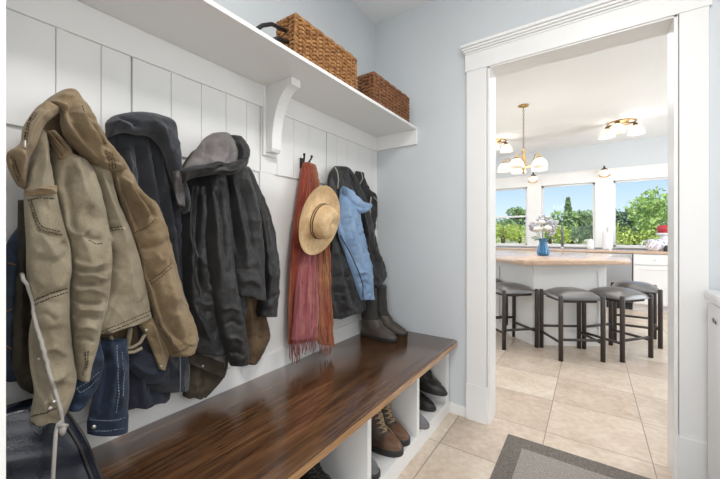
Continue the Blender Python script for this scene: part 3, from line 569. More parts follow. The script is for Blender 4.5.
# ================================================================ scarf
C = thing('red_scarf', 'terracotta and pink woven scarf with fringed ends hanging from the double hook', 'scarf', (.05, 1.39, 1.62), 0)
fr = MB()
def fringe(Pn, q0, q1, k, ln, mm, seed):
    rr = random.Random(seed); b = MB()
    for i in range(k):
        f = (i+.5)/k; u = q0[0]+(q1[0]-q0[0])*f; v = q0[1]+(q1[1]-q0[1])*f
        p0 = Vector(drape(Pn, [(u, v), (u, v)], .001)[0]); l = ln*rr.uniform(.75, 1.05); l = min(l, p0.z-.503)
        pts = [p0+Vector((rr.uniform(-.004, .004)*j/4, rr.uniform(-.006, .006)*j/4, .008-(l+.008)*j/4)) for j in range(5)]
        b.tube(pts, [.0026, .0024, .0026, .0024, .0018], 6)
    return b.build('fringe', mm, Pn.o, True)
a = panel('scarf_back', C, [(303, 162), (297, 200), (291.5, 240), (289, 290), (288.5, 344)], [(310, 162), (313, 200), (316, 240), (320, 290), (324, 338)], [.045, .055, .06, .065, .07], .03, M['scarf'], [([(304, 170), (299, 230), (294, 300)], 2, .012), ([(305, 175), (303, 230), (300, 300)], 1.6, -.012)], (.004, 18), seed=60, pleat=(3, .006, 1), top=.04)
fringe(a, (289, 343), (300, 344), 7, .11, M['scarf'], 1)
c = panel('scarf_end', C, [(308, 163), (312, 200), (315, 240), (316, 300), (318.5, 344)], [(314, 164), (319, 200), (327, 245), (330.5, 300), (332, 346)], [.06, .08, .09, .095, .10], .03, M['scarfstripe'], [([(313, 190), (320, 250), (323, 345)], 1.6, -.016)], (.004, 18), seed=61, pleat=(3, .010, 0), top=.04)
fringe(c, (319, 343), (332, 345), 10, .075, M['scarfstripe'], 2)
c = panel('scarf_end', C, [(303, 246), (299, 262), (296, 285), (294, 312), (291.5, 340)], [(312, 244), (316, 258), (318, 282), (319, 310), (317, 336)], [.08, .09, .10, .10, .11], .022, M['scarfpink'], (), (.004, 18), seed=62, pleat=(2.5, .007, 2), top=.05, label='pink end of the scarf')
fringe(c, (293, 338), (316, 334), 12, .10, M['scarfpink'], 3)
root_fix(C)
# ================================================================ straw hat
vv = Vector((.665, -.747, 0)); n = (.57*vv+.82*(.96*Vector((.747, .665, 0))+Vector((0, 0, -.28)))).normalized(); rot = n.to_track_quat('Z', 'Y').to_matrix()
Hc = Vector(W(318.5, 220.5, .178)); 
hat = thing('straw_hat', 'straw hat with pinched crown hanging in front of the red scarf', 'hat', Hc); 
b = MB()
def hp(r, z): return (r, z)
top = [(.004, .084), (.03, .084), (.055, .089), (.068, .092), (.077, .089), (.083, .078), (.088, .06), (.092, .03), (.095, .008), (.102, .001)]
V = []; F = []; nn = 64
prof = top+[(.125, -.003), (.15, -.002), (.172, .004), (.186, .012), (.189, .012), (.186, .008), (.172, 0), (.15, -.006), (.125, -.007), (.100, -.004), (.090, .006), (.086, .03), (.079, .085), (.06, .1), (.004, .092)]
bv = MB()
for i, (r, z) in enumerate(prof):
    for k in range(nn):
        a = 2*PI*k/nn; x, y, zz = r*math.cos(a)*.93, r*math.sin(a)*1.0, z
        if i >= 9 and i <= 19: zz += .010*((math.cos(a))**2)*(max(0, r-.1)/.085)**2-.004     # brim curls up at the sides
        if z > .05:
            w = (z-.05)/.06; zz -= .022*w*math.exp(-(math.sin(a)*r/.03)**2)*(math.cos(a)*.5+.6); y *= 1-.16*w*max(0, math.cos(a)); 
        V.append(Hc*0+rot @ Vector((x, y, zz)))
m_ = len(prof)
for i in range(m_-1):
    for k in range(nn): F.append((i*nn+k, i*nn+(k+1) % nn, (i+1)*nn+(k+1) % nn, (i+1)*nn+k))
F += [tuple(range(nn-1, -1, -1)), tuple((m_-1)*nn+k for k in range(nn))]
mesh_obj('hat_body', V, F, M['straw'], hat, True)
bb = MB(); bb.tube([rot @ Vector((.0925*math.cos(a)*.93, .0925*math.sin(a), .028)) for a in np.linspace(0, 2*PI, 49)], .0035, 6); bb.tube([rot @ Vector((.094*math.cos(a)*.93, .094*math.sin(a), .016)) for a in np.linspace(0, 2*PI, 49)], .003, 6)
bb.build('hat_band', M['brown'], hat, True)
# ================================================================ black and blue jacket
U = thing('blue_jacket', 'black and light blue shell jacket hanging between the straw hat and the corner', 'jacket', (.02, 1.63, 1.62), 0, 'coats hanging on the hook rail')
panel('body', U, [(335, 166), (328.5, 176), (328, 200), (331, 230), (330, 265), (328.5, 295), (331, 319.5)], [(346, 167), (353, 190), (357, 220), (359, 250), (362, 280), (364, 297), (364, 309)], [.05, .07, .09, .1, .1, .1, .1], .05, M['blk'], [([(336, 240), (340, 275), (348, 310)], 3, .016), ([(332, 250), (334, 280), (338, 312)], 2.5, -.016), ([(344, 270), (350, 290), (356, 308)], 2.5, -.012), ([(333, 178), (335, 210), (336, 235)], 2.5, .014)], (.007, 15), seed=70, top=.06, ripple=.005)
panel('side_panel', U, [(338, 166), (348, 180), (355, 205), (362, 235), (367, 260), (370, 287)], [(345, 167), (357.5, 188), (367, 215), (376, 250), (384.5, 275), (374, 289)], [.06, .08, .09, .1, .1, .1], .05, M['blkgrey'], [([(346, 175), (359, 205), (370, 250)], 3, .016), ([(368, 235), (375, 258), (378, 278)], 2.5, -.012)], (.006, 15), seed=71, top=.06, bot=.04)
bs = panel('sleeve', U, [(341, 188), (339, 208), (338, 232), (346, 256), (352, 276), (361, 300)], [(350, 190), (358, 211), (362, 232), (368, 255), (371.5, 275), (371.8, 300)], [.13, .15, .15, .15, .15, .15], .045, M['skyblue'], [([(345, 195), (350, 225), (358, 255), (367, 296)], 3, .018), ([(342, 215), (346, 240), (356, 265)], 2, -.012), ([(354, 215), (361, 240), (366, 262)], 2, -.010), ([(354, 275), (362, 272), (371, 276)], 2, .008), ([(357, 285), (364, 282), (371, 287)], 1.8, -.008)], (.007, 18), seed=72, top=.05, bot=.02, label='light blue sleeve')
seam(bs, [[(340, 235), (350, 252), (358, 270), (363, 284), (363, 298)]], M['blk'], .0035, False, 'piping')
panel('hood_brim', U, [(342.5, 186), (349, 189), (356, 195.5), (363, 201.5), (369.5, 203.5)], [(344, 193), (349, 203), (355.5, 210.5), (362, 213.5), (369.5, 208)], [.17, .18, .19, .19, .18], .03, M['skyblue'], [([(345, 191), (355, 205), (366, 208)], 1.5, -.008)], (.005, 22), seed=73, top=.08, bot=.1, label='light blue hood edge')
b = MB().tube([W(u, v, .12) for u, v in [(335, 167), (337.5, 172), (338.5, 180), (337.5, 189)]], .0035, 8); b.build('hanging_loop', M['cord'], U, True)
panel('cuff', U, [(370, 283), (372, 292), (373, 298)], [(376, 285), (378, 292), (377, 297)], .09, .02, M['liner'], (), (.004, 30), seed=74)
root_fix(U)
# ================================================================ dark bag in the corner
G = thing('cloth_bag', 'dark grey cloth bag with thin grey straps hanging on the last hook by the corner', 'bag', (.02, 2.02, 1.6), 0)
panel('bag_body', G, [(356, 171), (354.5, 182), (357, 200), (362, 222), (368, 242)], [(362, 172), (368, 188), (376.5, 197), (375.5, 220), (371, 243)], [.03, .04, .045, .045, .045], .03, M['greycloth'], [([(360, 178), (364, 205), (368, 235)], 2, .012), ([(364, 190), (370, 200), (374, 205)], 1.6, -.010), ([(358, 190), (361, 212)], 1.5, -.012)], (.007, 20), seed=80, top=.08, bot=.1)
b = MB().tube([W(u, v, .075) for u, v in [(361, 172), (363, 178), (360, 184)]], .003, 6).tube([W(u, v, .085) for u, v in [(374, 197), (377.5, 201), (377.8, 215), (377, 230)]], .003, 6).tube([W(u, v, .085) for u, v in [(371, 197), (370, 210), (370.5, 226)]], .005, 6)
b.build('strap', M['cord'], G, True)
root_fix(G)
# ================================================================ navy leather bag on the bench
N_ = thing('leather_bag', 'navy leather bag with pale piping standing on the bench at its near end', 'bag', (.2, .25, BT), 0)
def bagpanel():
    Lp = [(-20, 396), (-40, 410), (-60, 430), (-75, 455), (-85, 480), (-90, 505), (-95, 520)]
    Rp = [(46, 397), (66, 408), (78, 425), (87, 445), (93, 462), (96, 480), (92, 497)]
    return Lp, Rp
Lp, Rp = bagpanel()
pts = np.array([W(*q, .16) for q in Rp]); 
bz = [BT+.001]
# side profile (y,z) of the bag: right end traced, left end hidden behind the near wall
prof_r = [(max(p_[1], .16), max(p_[2], BT+.001)) for p_ in pts]
V = []; F = []; nr, nc = 40, 28
yr = np.interp(np.linspace(0, 1, nr), np.linspace(0, 1, len(prof_r)), [q[0] for q in prof_r]); zr_ = np.interp(np.linspace(0, 1, nr), np.linspace(0, 1, len(prof_r)), [q[1] for q in prof_r])
for i in range(nr):
    t = i/(nr-1); z = zr_[i]; hw = .125*(1-.8*(1-t)**1.8)
    for k in range(nc):
        a = 2*PI*k/nc; c_, s_ = math.cos(a), math.sin(a); ex = .55
        yc = (yr[i]+.108)/2; hy = (yr[i]-.108)/2
        y = yc+hy*abs(s_)**ex*math.copysign(1, s_); xx = .16+hw*abs(c_)**ex*math.copysign(1, c_)+.006*math.sin(9*z*7+y*20)*(1 if c_ > 0 else 0)
        V.append((xx, y, z))
for i in range(nr-1):
    for k in range(nc): F.append((i*nc+k, (i+1)*nc+k, (i+1)*nc+(k+1) % nc, i*nc+(k+1) % nc))
F += [tuple(range(nc)), tuple((nr-1)*nc+k for k in range(nc-1, -1, -1))]
o = mesh_obj('bag_body', V, F, M['navyleather'], N_, True)
Pn = Panel(); Pn.o = o; Pn.P = np.array([v for v in V if v[0] > .16]); Pn.Q = pix(Pn.P)
b = MB(); b.tube([(v[0], v[1], v[2]) for v in [V[i*nc+5] for i in range(0, nr, 2)]], .004, 8); b.tube([(v[0]+.002, v[1], v[2]) for v in [V[i*nc+3] for i in range(0, nr, 2)]], .0035, 8); b.build('piping', M['blackleather'], N_, True)
b = MB(); q = V[22*nc+7]; b.box(q[0]-.02, q[1]-.003, q[2]-.012, q[0]+.0, q[1]+.003, q[2]+.008); b.build('tag', M['scarfpink'], N_)
root_fix(N_)
# ---------------------------------------------------------------- footwear
def boot(name, label, loc, rz, Ln=.295, w=.10, sh=.20, sl=.115, vamp=.105, toe=.055, upper=None, sole=None, solet=.026, laces=None, cap=None, group=None, cat='boot', shaft=None, shaft_z=.1, tilt=None, sw=.86, steep=0):
    t = thing(name, label, cat, loc, rz, group)
    if tilt: t.rotation_euler = (tilt[0], tilt[1], rz)
    zs = [solet*.6, solet, toe*.55, toe*.85, toe, toe+.010, toe+.022, toe+.036, vamp-.006, vamp+.015, vamp+.04, sh*.55+vamp*.45+.02, sh-.008, sh]
    xf = [Ln-.004, Ln-.003, Ln-.004, Ln-.014, Ln-.028, Ln-.046, Ln-.075, Ln-.11, sl+.045, sl+.02, sl+.006, sl, sl, sl+.003]
    if steep:
        zs = [solet*.6, solet, toe*.55, toe*.85, toe, toe+.008, toe+.016, toe+.030, toe+.050, vamp, vamp+.03, vamp+.06, sh-.008, sh]
        xf = [Ln-.004, Ln-.003, Ln-.005, Ln-.014, Ln-.030, Ln-.046, Ln-.068, Ln-.090, Ln-.108, sl+.035, sl+.018, sl+.008, sl, sl+.003]
    zz = np.linspace(0, len(zs)-1, 34); Z = np.interp(zz, range(len(zs)), zs); XF = np.interp(zz, range(len(zs)), xf); Z = np.maximum.accumulate(Z)
    nc = 40; 
    def ring(z, xfr, grow=0.0, inset=0.0):
        k = min(1, max(0, (z-toe)/(vamp-toe+.02))); xb = .004+.010*min(1, z/.05)-.006*max(0, (z-.1)/.1)+inset; xf_ = xfr-inset; out = []
        for j in range(nc):
            a = 2*PI*j/nc; c_, s_ = math.cos(a), math.sin(a); p = 2.35-.3*k
            s = .5+.5*math.copysign(abs(c_)**(2/p), c_)
            hw = w/2*(1-(1-sw)*k)*(.80+.20*(1-k)*math.sin(min(1, s/.72)*PI/2)+.16*k)
            hw = hw*(1-.12*(1-k)*math.exp(-((s-.36)/.13)**2)) - inset
            y = hw*math.copysign(abs(s_)**(2/p), s_)
            out.append((xb-grow+(xf_+grow-xb+grow)*s, y*(1+grow*8), z))
        return out
    def loft(rings, m, nm, closed=True):
        V = [v for r in rings for v in r]; F = []
        for i in range(len(rings)-1):
            for j in range(nc): F.append((i*nc+j, i*nc+(j+1) % nc, (i+1)*nc+(j+1) % nc, (i+1)*nc+j))
        F += [tuple(range(nc-1, -1, -1)), tuple((len(rings)-1)*nc+j for j in range(nc))]
        return mesh_obj(nm, V, F, m, t, True)
    rg = [ring(z, x) for z, x in zip(Z, XF)]
    rg += [ring(sh+.003, sl, 0, .004), ring(sh, sl, 0, .008), ring(sh-.05, sl, 0, .009)]
    loft(rg, upper, 'upper')
    loft([ring(0, Ln-.002, .0), ring(.004, Ln, .003), ring(solet*.7, Ln, .004), ring(solet, Ln, .003)], sole, 'sole')
    if cap: loft([ring(z, x, .0015) if True else 0 for z, x in zip(Z[3:15], XF[3:15])], cap, 'toe_cap') if False else None
    if cap:
        V = []; F = []; k = 0; rows = list(zip(Z[1:19], XF[1:19])); sel = [j for j in range(nc)]
        rr = [ring(z, x, .0016) for z, x in rows]; V = [v for r in rr for v in r]
        for i in range(len(rr)-1):
            for j in range(nc):
                f = (i*nc+j, i*nc+(j+1) % nc, (i+1)*nc+(j+1) % nc, (i+1)*nc+j)
                if np.mean([V[q][0] for q in f]) > Ln-.085: F.append(f)
        used = sorted(set(i for f in F for i in f)); mp = {u: i for i, u in enumerate(used)}
        mesh_obj('toe_cap', [V[u] for u in used], [tuple(mp[i] for i in f) for f in F], cap, t, True)
    if shaft:
        rr = [ring(z, x, .0018) for z, x in zip(Z, XF) if z >= shaft_z]; rr.append(ring(sh+.004, sl, 0, .003)); loft(rr, shaft, 'shaft')
    if laces:
        b = MB(); zl = np.linspace(toe+.035, sh-.02, 9); prev = None
        def fx(z): return float(np.interp(z, Z, XF))
        for i, z in enumerate(zl):
            wd = .025+.005*i/9; x = fx(z)
            b.tube([(x-.018, -wd-.006, z-.002), (x-.002, -wd*.5, z+.003), (x+.004, 0, z+.004), (x-.002, wd*.5, z+.003), (x-.018, wd+.006, z-.002)], .0036, 6)
            if i: 
                xp = fx(zl[i-1]); b.tube([(xp-.010, -wd, zl[i-1]), ((x+xp)/2+.005, 0, (z+zl[i-1])/2), (x-.010, wd, z)], .0034, 6); b.tube([(xp-.010, wd, zl[i-1]), ((x+xp)/2+.006, 0, (z+zl[i-1])/2), (x-.010, -wd, z)], .0034, 6)
        b.tube([(fx(zl[1]), .014, zl[1]), (fx(zl[1])+.02, .038, zl[0]-.01), (fx(zl[0])+.045, .052, .04), (fx(zl[0])+.05, .06, .012)], .0022, 6)
        b.build('laces', laces, t, True)
    return t
boot('rubber_boot', 'brown and black pull-on rubber boot on the bench, nearer the front', (.03, 1.955, BT), math.radians(-6), .30, .106, .33, .128, .118, .048, M['muckrubber'], M['rubber'], .028, shaft=M['neoprene'], shaft_z=.125, sw=.92, group='rubber boots on the bench')
boot('rubber_boot', 'brown and black pull-on rubber boot on the bench, nearest the blue-grey wall', (.03, 2.085, BT), math.radians(-2), .30, .106, .33, .128, .118, .048, M['muckrubber'], M['rubber'], .028, shaft=M['neoprene'], shaft_z=.125, sw=.92, group='rubber boots on the bench')
ZB = .083
boot('work_boot', 'brown lace-up work boot in the middle cubby, left of its pair', (.29, 1.492, ZB), math.radians(3), .30, .112, .30, .15, .155, .060, M['bootleather'], M['rubber'], .034, laces=M['lace'], cap=M['toeleather'], steep=1, group='brown lace-up work boots')
boot('work_boot', 'brown lace-up work boot in the middle cubby, against the right divider', (.28, 1.612, ZB), math.radians(-2), .30, .108, .30, .15, .155, .060, M['bootleather'], M['rubber'], .034, laces=M['lace'], cap=M['toeleather'], steep=1, group='brown lace-up work boots')
boot('grey_shoe', 'dark grey shoe half hidden behind the divider, left of the brown work boots', (.29, 1.295, ZB), math.radians(2), .285, .10, .13, .11, .09, .055, M['greysuede'], M['rubber'], .026, cat='shoe')
boot('ankle_boot', 'black leather ankle boot on top in the last cubby, toe pointing out', (.315, 2.077, ZB+.10), math.radians(1), .295, .098, .24, .135, .13, .045, M['blackleather'], M['rubber'], .018, laces=M['blackleather'], tilt=(0, math.radians(4), 0), group='black ankle boots in the last cubby')
boot('ankle_boot', 'black leather ankle boot underneath in the last cubby, dusty toe', (.275, 2.03, ZB), math.radians(-5), .29, .098, .17, .115, .10, .045, M['blackleather'], M['rubber'], .018, group='black ankle boots in the last cubby')
boot('slip_on_shoe', 'small grey shoe at the left of the last cubby beside the divider', (.335, 1.795, ZB), math.radians(2), .27, .09, .12, .10, .075, .045, M['greysuede'], M['greysuede'], .02, cat='shoe')
boot('hiking_shoe', 'black hiking shoe with tan lining in the near cubby under the bench edge', (.255, 1.075, ZB), math.radians(-6), .29, .105, .22, .13, .12, .065, M['blackleather'], M['rubber'], .03, laces=M['rubber'], cat='shoe', group='dark shoes in the near cubby')
boot('hiking_shoe', 'dark shoe with an orange heel tab in the near cubby, left of its neighbour', (.24, .955, ZB), math.radians(4), .29, .105, .19, .13, .12, .065, M['navyleather'], M['rubber'], .03, cat='shoe', group='dark shoes in the near cubby')
# ---------------------------------------------------------------- floor mat
mt = thing('floor_mat', 'grey rectangular floor mat with a darker speckled border on the tiles', 'mat', (1.45, 1.86, 0))
MB().box(-.485, -.75, .0005, .485, .29, .007, .003).build('border', M['matdark'], mt)
MB().box(-.395, -.66, .0045, .395, .185, .0085, .002).build('field', M['matlight'], mt)
# ---------------------------------------------------------------- washer at right
wm = thing('washing_machine', 'white top-loading washing machine at the right edge beside the doorway', 'washing machine', (1.8, 1.42, 0))
MB().box(.0, 0, .02, .66, .69, .905, .012).build('cabinet', M['enamel'], wm); auto(wm.children[-1])
MB().box(-.012, -.004, .908, .67, .694, .955, .014).build('lid', M['enamel'], wm); auto(wm.children[-1])
MB().box(.50, 0, .955, .66, .69, 1.08, .02).build('control_panel', M['enamel'], wm); auto(wm.children[-1])
MB().box(-.003, .585, .828, .0, .605, .846, .001).box(-.003, .558, .826, .0, .578, .840, .001).build('badge', M['greyplastic'], wm)
for fx_, fy_ in ((.02, .02), (.6, .02), (.02, .63), (.6, .63)): MB().box(fx_, fy_, 0, fx_+.04, fy_+.04, .02).build('foot', M['rubber'], wm)
# ================================================================ kitchen
KW = 7.4; CT = .94
wins = [(-.95, .325), (.581, 1.439), (1.706, 2.62)]; WZ0, WZ1 = .985, 2.15
b = MB().box(-2.6, KW, 0, 4.2, KW+.16, WZ0).box(-2.6, KW, WZ1, 4.2, KW+.16, ZC)
xs = [-2.6]+[q for w in wins for q in w]+[4.2]
for a, c in zip(xs[0::2], xs[1::2]): b.box(a, KW, WZ0, c, KW+.16, WZ1)
b.struct('wall_kitchen_far', M['wall'])
MB().box(-2.72, YB, 0, -2.6, KW+.16, ZC).struct('wall_kitchen_left', M['wall'])
MB().box(4.2, -2.2, 0, 4.32, KW+.16, .9).box(4.2, -2.2, 2.4, 4.32, KW+.16, ZC).box(4.2, -2.2, .9, 4.32, 4.2, 2.4).box(4.2, 6.6, .9, 4.32, KW+.16, 2.4).struct('wall_kitchen_right', M['wall'])
b = MB().box(-2.6, KW-.02, WZ1, 4.2, KW, 2.352, .002).box(-2.6, KW-.03, 2.352, 4.2, KW, 2.375, .003)
for a, c in zip(xs[0::2], xs[1::2]): b.box(a+.002, KW-.018, CT+.02, c-.002, KW, WZ1, .002)
b.box(-2.6, KW-.035, WZ0-.022, 4.2, KW, WZ0, .003)
trim(b, name='trim_windows')
for i, (a, c) in enumerate(wins):
    f = MB(); t_ = .032; y0, y1 = KW+.045, KW+.085
    f.box(a, y0, WZ0, a+t_, y1, WZ1).box(c-t_, y0, WZ0, c, y1, WZ1).box(a, y0, WZ0, c, y1, WZ0+t_).box(a, y0, WZ1-t_, c, y1, WZ1)
    if i == 0: f.box(a, y0-.01, 1.55, c, y1-.01, 1.585)
    w_ = f.struct(f'window_{i+1}', M['white'])
    MB().box(a+t_, KW+.062, WZ0+t_, c-t_, KW+.066, WZ1-t_).build('pane', M['glass'], w_)
# counter run
ctr = thing('kitchen_counter', 'long wooden kitchen worktop below the row of windows', 'worktop', (0, 7.08, CT-.04))
o = MB().box(-2.55, -.31, 0, 4.15, .30, .04, .004).build('worktop', M['butcher'], ctr); auto(o)
def cabinet(x0, x1, label):
    t = thing('base_cabinet', label, 'cabinet', ((x0+x1)/2, 6.80, 0), 0, 'white base cabinets under the windows'); h = (x1-x0)/2
    MB().box(-h, .0, .10, h, .55, CT-.042).box(-h, .05, 0, h, .55, .10).build('carcass', M['cab'], t)
    d = MB().box(-h+.006, -.02, .73, h-.006, -.001, CT-.055, .003).build('drawer_front', M['cab'], t); MB().ball((0, -.028, .81), .012, 2).build('knob', M['chrome'], d, True)
    b = MB().box(-h+.006, -.018, .115, h-.006, -.001, .715, .003)
    for q in ((-h+.006, .115, -h+.07, .715), (h-.07, .115, h-.006, .715), (-h+.07, .115, h-.07, .18), (-h+.07, .65, h-.07, .715)): b.box(q[0], -.026, q[1], q[2], -.018, q[3], .002)
    d = b.build('door', M['cab'], t); MB().ball((h-.03, -.034, .66), .012, 2).build('knob', M['chrome'], d, True)
    return t
cabinet(1.925, 2.45, 'white base cabinet with one drawer, right of the dishwasher')
cabinet(2.455, 2.98, 'white base cabinet beyond the doorway edge, far right of the worktop')
cabinet(.70, 1.29, 'white base cabinet behind the island, left of the dishwasher')
cabinet(.10, .695, 'white base cabinet behind the island at its left end')
dw = thing('dishwasher', 'stainless steel dishwasher beside the white cabinet, partly behind the island', 'dishwasher', (1.61, 6.80, 0))
MB().box(-.305, 0, .11, .305, .55, CT-.042).build('tub', M['greyplastic'], dw)
MB().box(-.30, -.025, .13, .30, -.001, CT-.05, .004).build('door', M['steel'], dw)
b = MB().tube([(-.24, -.05, .82), (.24, -.05, .82)], .009, 8).tube([(-.22, -.05, .82), (-.22, -.022, .82)], .007, 8).tube([(.22, -.05, .82), (.22, -.022, .82)], .007, 8); b.build('handle', M['steel'], dw.children[-1], True)
MB().box(-.305, .04, 0, .305, .5, .11).build('toe_kick', M['rubber'], dw)
# on the counter
fa = thing('kitchen_faucet', 'gooseneck kitchen faucet in front of the middle window', 'faucet', (.945, 7.16, CT))
MB().lathe([(.03, 0), (.03, .01), (.02, .02), (.016, .06)], n=16).build('base', M['steel'], fa, True)
MB().tube([(0, 0, .05), (0, 0, .28), (0, -.02, .35), (0, -.07, .39), (0, -.13, .37), (0, -.155, .31), (0, -.157, .27)], .019, 10).build('spout', M['greyplastic'], fa, True)
MB().tube([(.015, 0, .08), (.06, 0, .10)], .007, 8).build('handle', M['steel'], fa, True)
so = thing('soap_dispenser', 'small white soap dispenser on the worktop by the middle window', 'soap dispenser', (1.375, 7.1, CT))
MB().lathe([(.0, 0), (.05, 0), (.055, .02), (.055, .14), (.03, .175), (.02, .18)], n=20).build('bottle', M['enamel'], so, True)
MB().tube([(0, 0, .18), (0, 0, .25), (0, -.05, .25)], .008, 8).build('pump', M['steel'], so, True)
pt = thing('paper_towel_holder', 'white paper towel roll on an upright holder before the window post', 'paper towel', (1.61, 7.08, CT))
MB().lathe([(.0, 0), (.08, 0), (.08, .012), (.012, .014), (.008, .02), (.008, .36), (.012, .37), (0, .38)], n=20).build('stand', M['steel'], pt, True)
MB().lathe([(.02, .016), (.072, .016), (.072, .30), (.02, .30)], n=28).build('paper_roll', M['enamel'], pt); auto(pt.children[-1])
def pattern():
    m = mat('white_blue_pattern', (.8, .8, .8), .25); v = coords(m); vo = N(m, 'ShaderNodeTexVoronoi'); vo.inputs['Scale'].default_value = 15; L(m, v, vo.inputs['Vector'])
    L(m, ramp(m, vo.outputs['Distance'], [(.25, (.30, .33, .48)), (.36, (.82, .81, .82)), (.6, (.82, .80, .80)), (.72, (.55, .50, .60))]), bsdf(m).inputs['Base Color']); return m
M['pattern'] = pattern(); M['red'] = mat('red_enamel', (.45, .035, .045), .3)
pc = thing('patterned_pitcher', 'white pitcher with blue pattern on the worktop at the right window', 'pitcher', (2.23, 7.0, CT))
MB().lathe([(0, 0), (.10, 0), (.125, .03), (.13, .09), (.115, .15), (.105, .185), (.098, .183), (.105, .12), (0, .02)], n=28).build('body', M['pattern'], pc, True)
MB().tube([(-.11, 0, .16), (-.165, 0, .15), (-.18, 0, .10), (-.16, 0, .05), (-.118, 0, .04)], .011, 8).build('handle', M['enamel'], pc, True)
rc = thing('red_canister', 'red and white lidded canister set behind the patterned pitcher', 'canister', (2.345, 7.2, CT))
MB().lathe([(0, 0), (.055, 0), (.055, .24), (.05, .25), (0, .25)], n=24).build('body', M['enamel'], rc, True)
MB().lathe([(0, .25), (.10, .252), (.105, .275), (.10, .285), (0, .285)], n=24).build('dish', M['enamel'], rc, True)
MB().lathe([(0, .285), (.085, .286), (.09, .36), (.08, .40), (.02, .415), (0, .42)], n=24).build('lid', M['red'], rc, True)
bk = thing('black_jar', 'small black jar on the worktop beside the patterned pitcher', 'jar', (2.325, 6.86, CT))
MB().lathe([(0, 0), (.03, 0), (.034, .02), (.03, .06), (.02, .07), (.024, .09), (0, .095)], n=20).build('jar_body', M['rubber'], bk, True)
# ---------------------------------------------------------------- island
isl = thing('kitchen_island', 'white kitchen island with a thick angled butcher-block top', 'island', (1.0, 5.0, 0))
T = lambda pl: [(x-1.0, y-5.0) for x, y in pl]
top = [(-.25, 4.90), (.42, 4.18), (.72, 3.86), (.80, 3.81), (.90, 3.83), (1.11, 3.98), (1.45, 4.25), (1.72, 4.46), (1.76, 5.45), (1.45, 5.85), (.3, 6.05), (-.25, 5.9)]
o = MB().prism(T(top), .885, .935, 'z', .006).build('countertop', M['butcher'], isl); auto(o)
bs = [(.05, 4.86), (.384, 4.50), (.858, 4.06), (1.50, 4.46), (1.54, 5.40), (1.2, 5.6), (.1, 5.7)]
MB().prism(T(bs), 0, .885, 'z').build('base', M['cab'], isl)
b = MB()
for (ax, ay), (bx, by) in ((bs[1], bs[2]), (bs[2], bs[3])):
    d = Vector((bx-ax, by-ay, 0)); ln = d.length; d.normalize(); nrm = Vector((d.y, -d.x, 0))
    for f0, f1, z0, z1 in ((.0, 1, .0, .10), (0, 1, .80, .88), (0, .10, .1, .8), (.9, 1, .1, .8)):
        p0 = Vector((ax, ay, 0))+d*ln*f0; p1 = Vector((ax, ay, 0))+d*ln*f1
        b.prism(T([p0[:2], (p0+nrm*.012)[:2], (p1+nrm*.012)[:2], p1[:2]]), z0, z1, 'z')
b.build('base_moulding', M['cab'], isl)
# ---------------------------------------------------------------- stools
def stool(loc, rz, label):
    t = thing('bar_stool', label, 'stool', loc, rz, 'bar stools around the island'); h = .192; H_ = .60
    V = []; F = []; n1 = 25
    for lay in (0, 1):
        for i in range(n1):
            for j in range(n1):
                a, c = 2*i/(n1-1)-1, 2*j/(n1-1)-1
                r = max(abs(a), abs(c)); e = (1-abs(a)**6)*(1-abs(c)**6)
                x, y = a*.212*(1-.07*c*c), c*.212*(1-.07*a*a)
                z = .578 if lay else .588+.078*max(0, (1-abs(a)**2.6)*(1-abs(c)**2.6))**.62
                if lay == 0 and r > .999: z = .582
                V.append((x, y, z))
    m_ = n1*n1
    for i in range(n1-1):
        for j in range(n1-1):
            q = i*n1+j; F.append((q, q+n1, q+n1+1, q+1)); F.append((m_+q, m_+q+1, m_+q+n1+1, m_+q+n1))
    for j in range(n1-1):
        F += [(j, j+1, m_+j+1, m_+j), ((n1-1)*n1+j+1, (n1-1)*n1+j, m_+(n1-1)*n1+j, m_+(n1-1)*n1+j+1)]
        F += [((j+1)*n1, j*n1, m_+j*n1, m_+(j+1)*n1), (j*n1+n1-1, (j+1)*n1+n1-1, m_+(j+1)*n1+n1-1, m_+j*n1+n1-1)]
    mesh_obj('seat', V, F, M['seat'], t, True)
    MB().box(-.16, -.16, .545, .16, .16, .574, .004).build('seat_frame', M['darkwood'], t)
    for sx in (-1, 1):
        for sy in (-1, 1):
            MB().tube([(sx*h, sy*h, 0), (sx*h, sy*h, .612), (sx*h, sy*h, .620)], [.0205, .0205, .014], 14).build('leg', M['darkwood'], t, True); auto(t.children[-1], 50)
    for sx in (-1, 1): MB().tube([(sx*h, -h, .17), (sx*h, h, .17)], .013, 10).build('stretcher', M['darkwood'], t, True)
    for sy in (-1, 1): MB().tube([(-h, sy*h, .23 if sy > 0 else .20), (h, sy*h, .23 if sy > 0 else .20)], .013, 10).build('stretcher', M['darkwood'], t, True)
    return t
st0 = stool((.63, 3.985, 0), math.radians(45), 'pewter-seated bar stool at the left island face, nearest the left door jamb')
def st(loc, rz, label):
    c = copy_tree(st0); c.location = loc; c.rotation_euler = (0, 0, math.radians(rz)); c['label'] = label; return c
st((1.205, 3.955, 0), 31, 'pewter-seated bar stool in the middle of the row, nearest the camera')
st((1.585, 4.255, 0), 52, 'pewter-seated bar stool at the island\'s right corner, second from the right')
st((1.785, 4.885, 0), 0, 'bar stool with the brightest seat, farthest right along the island end')
st((.265, 4.365, 0), 45, 'bar stool almost hidden behind the left door jamb, at the far left of the island')
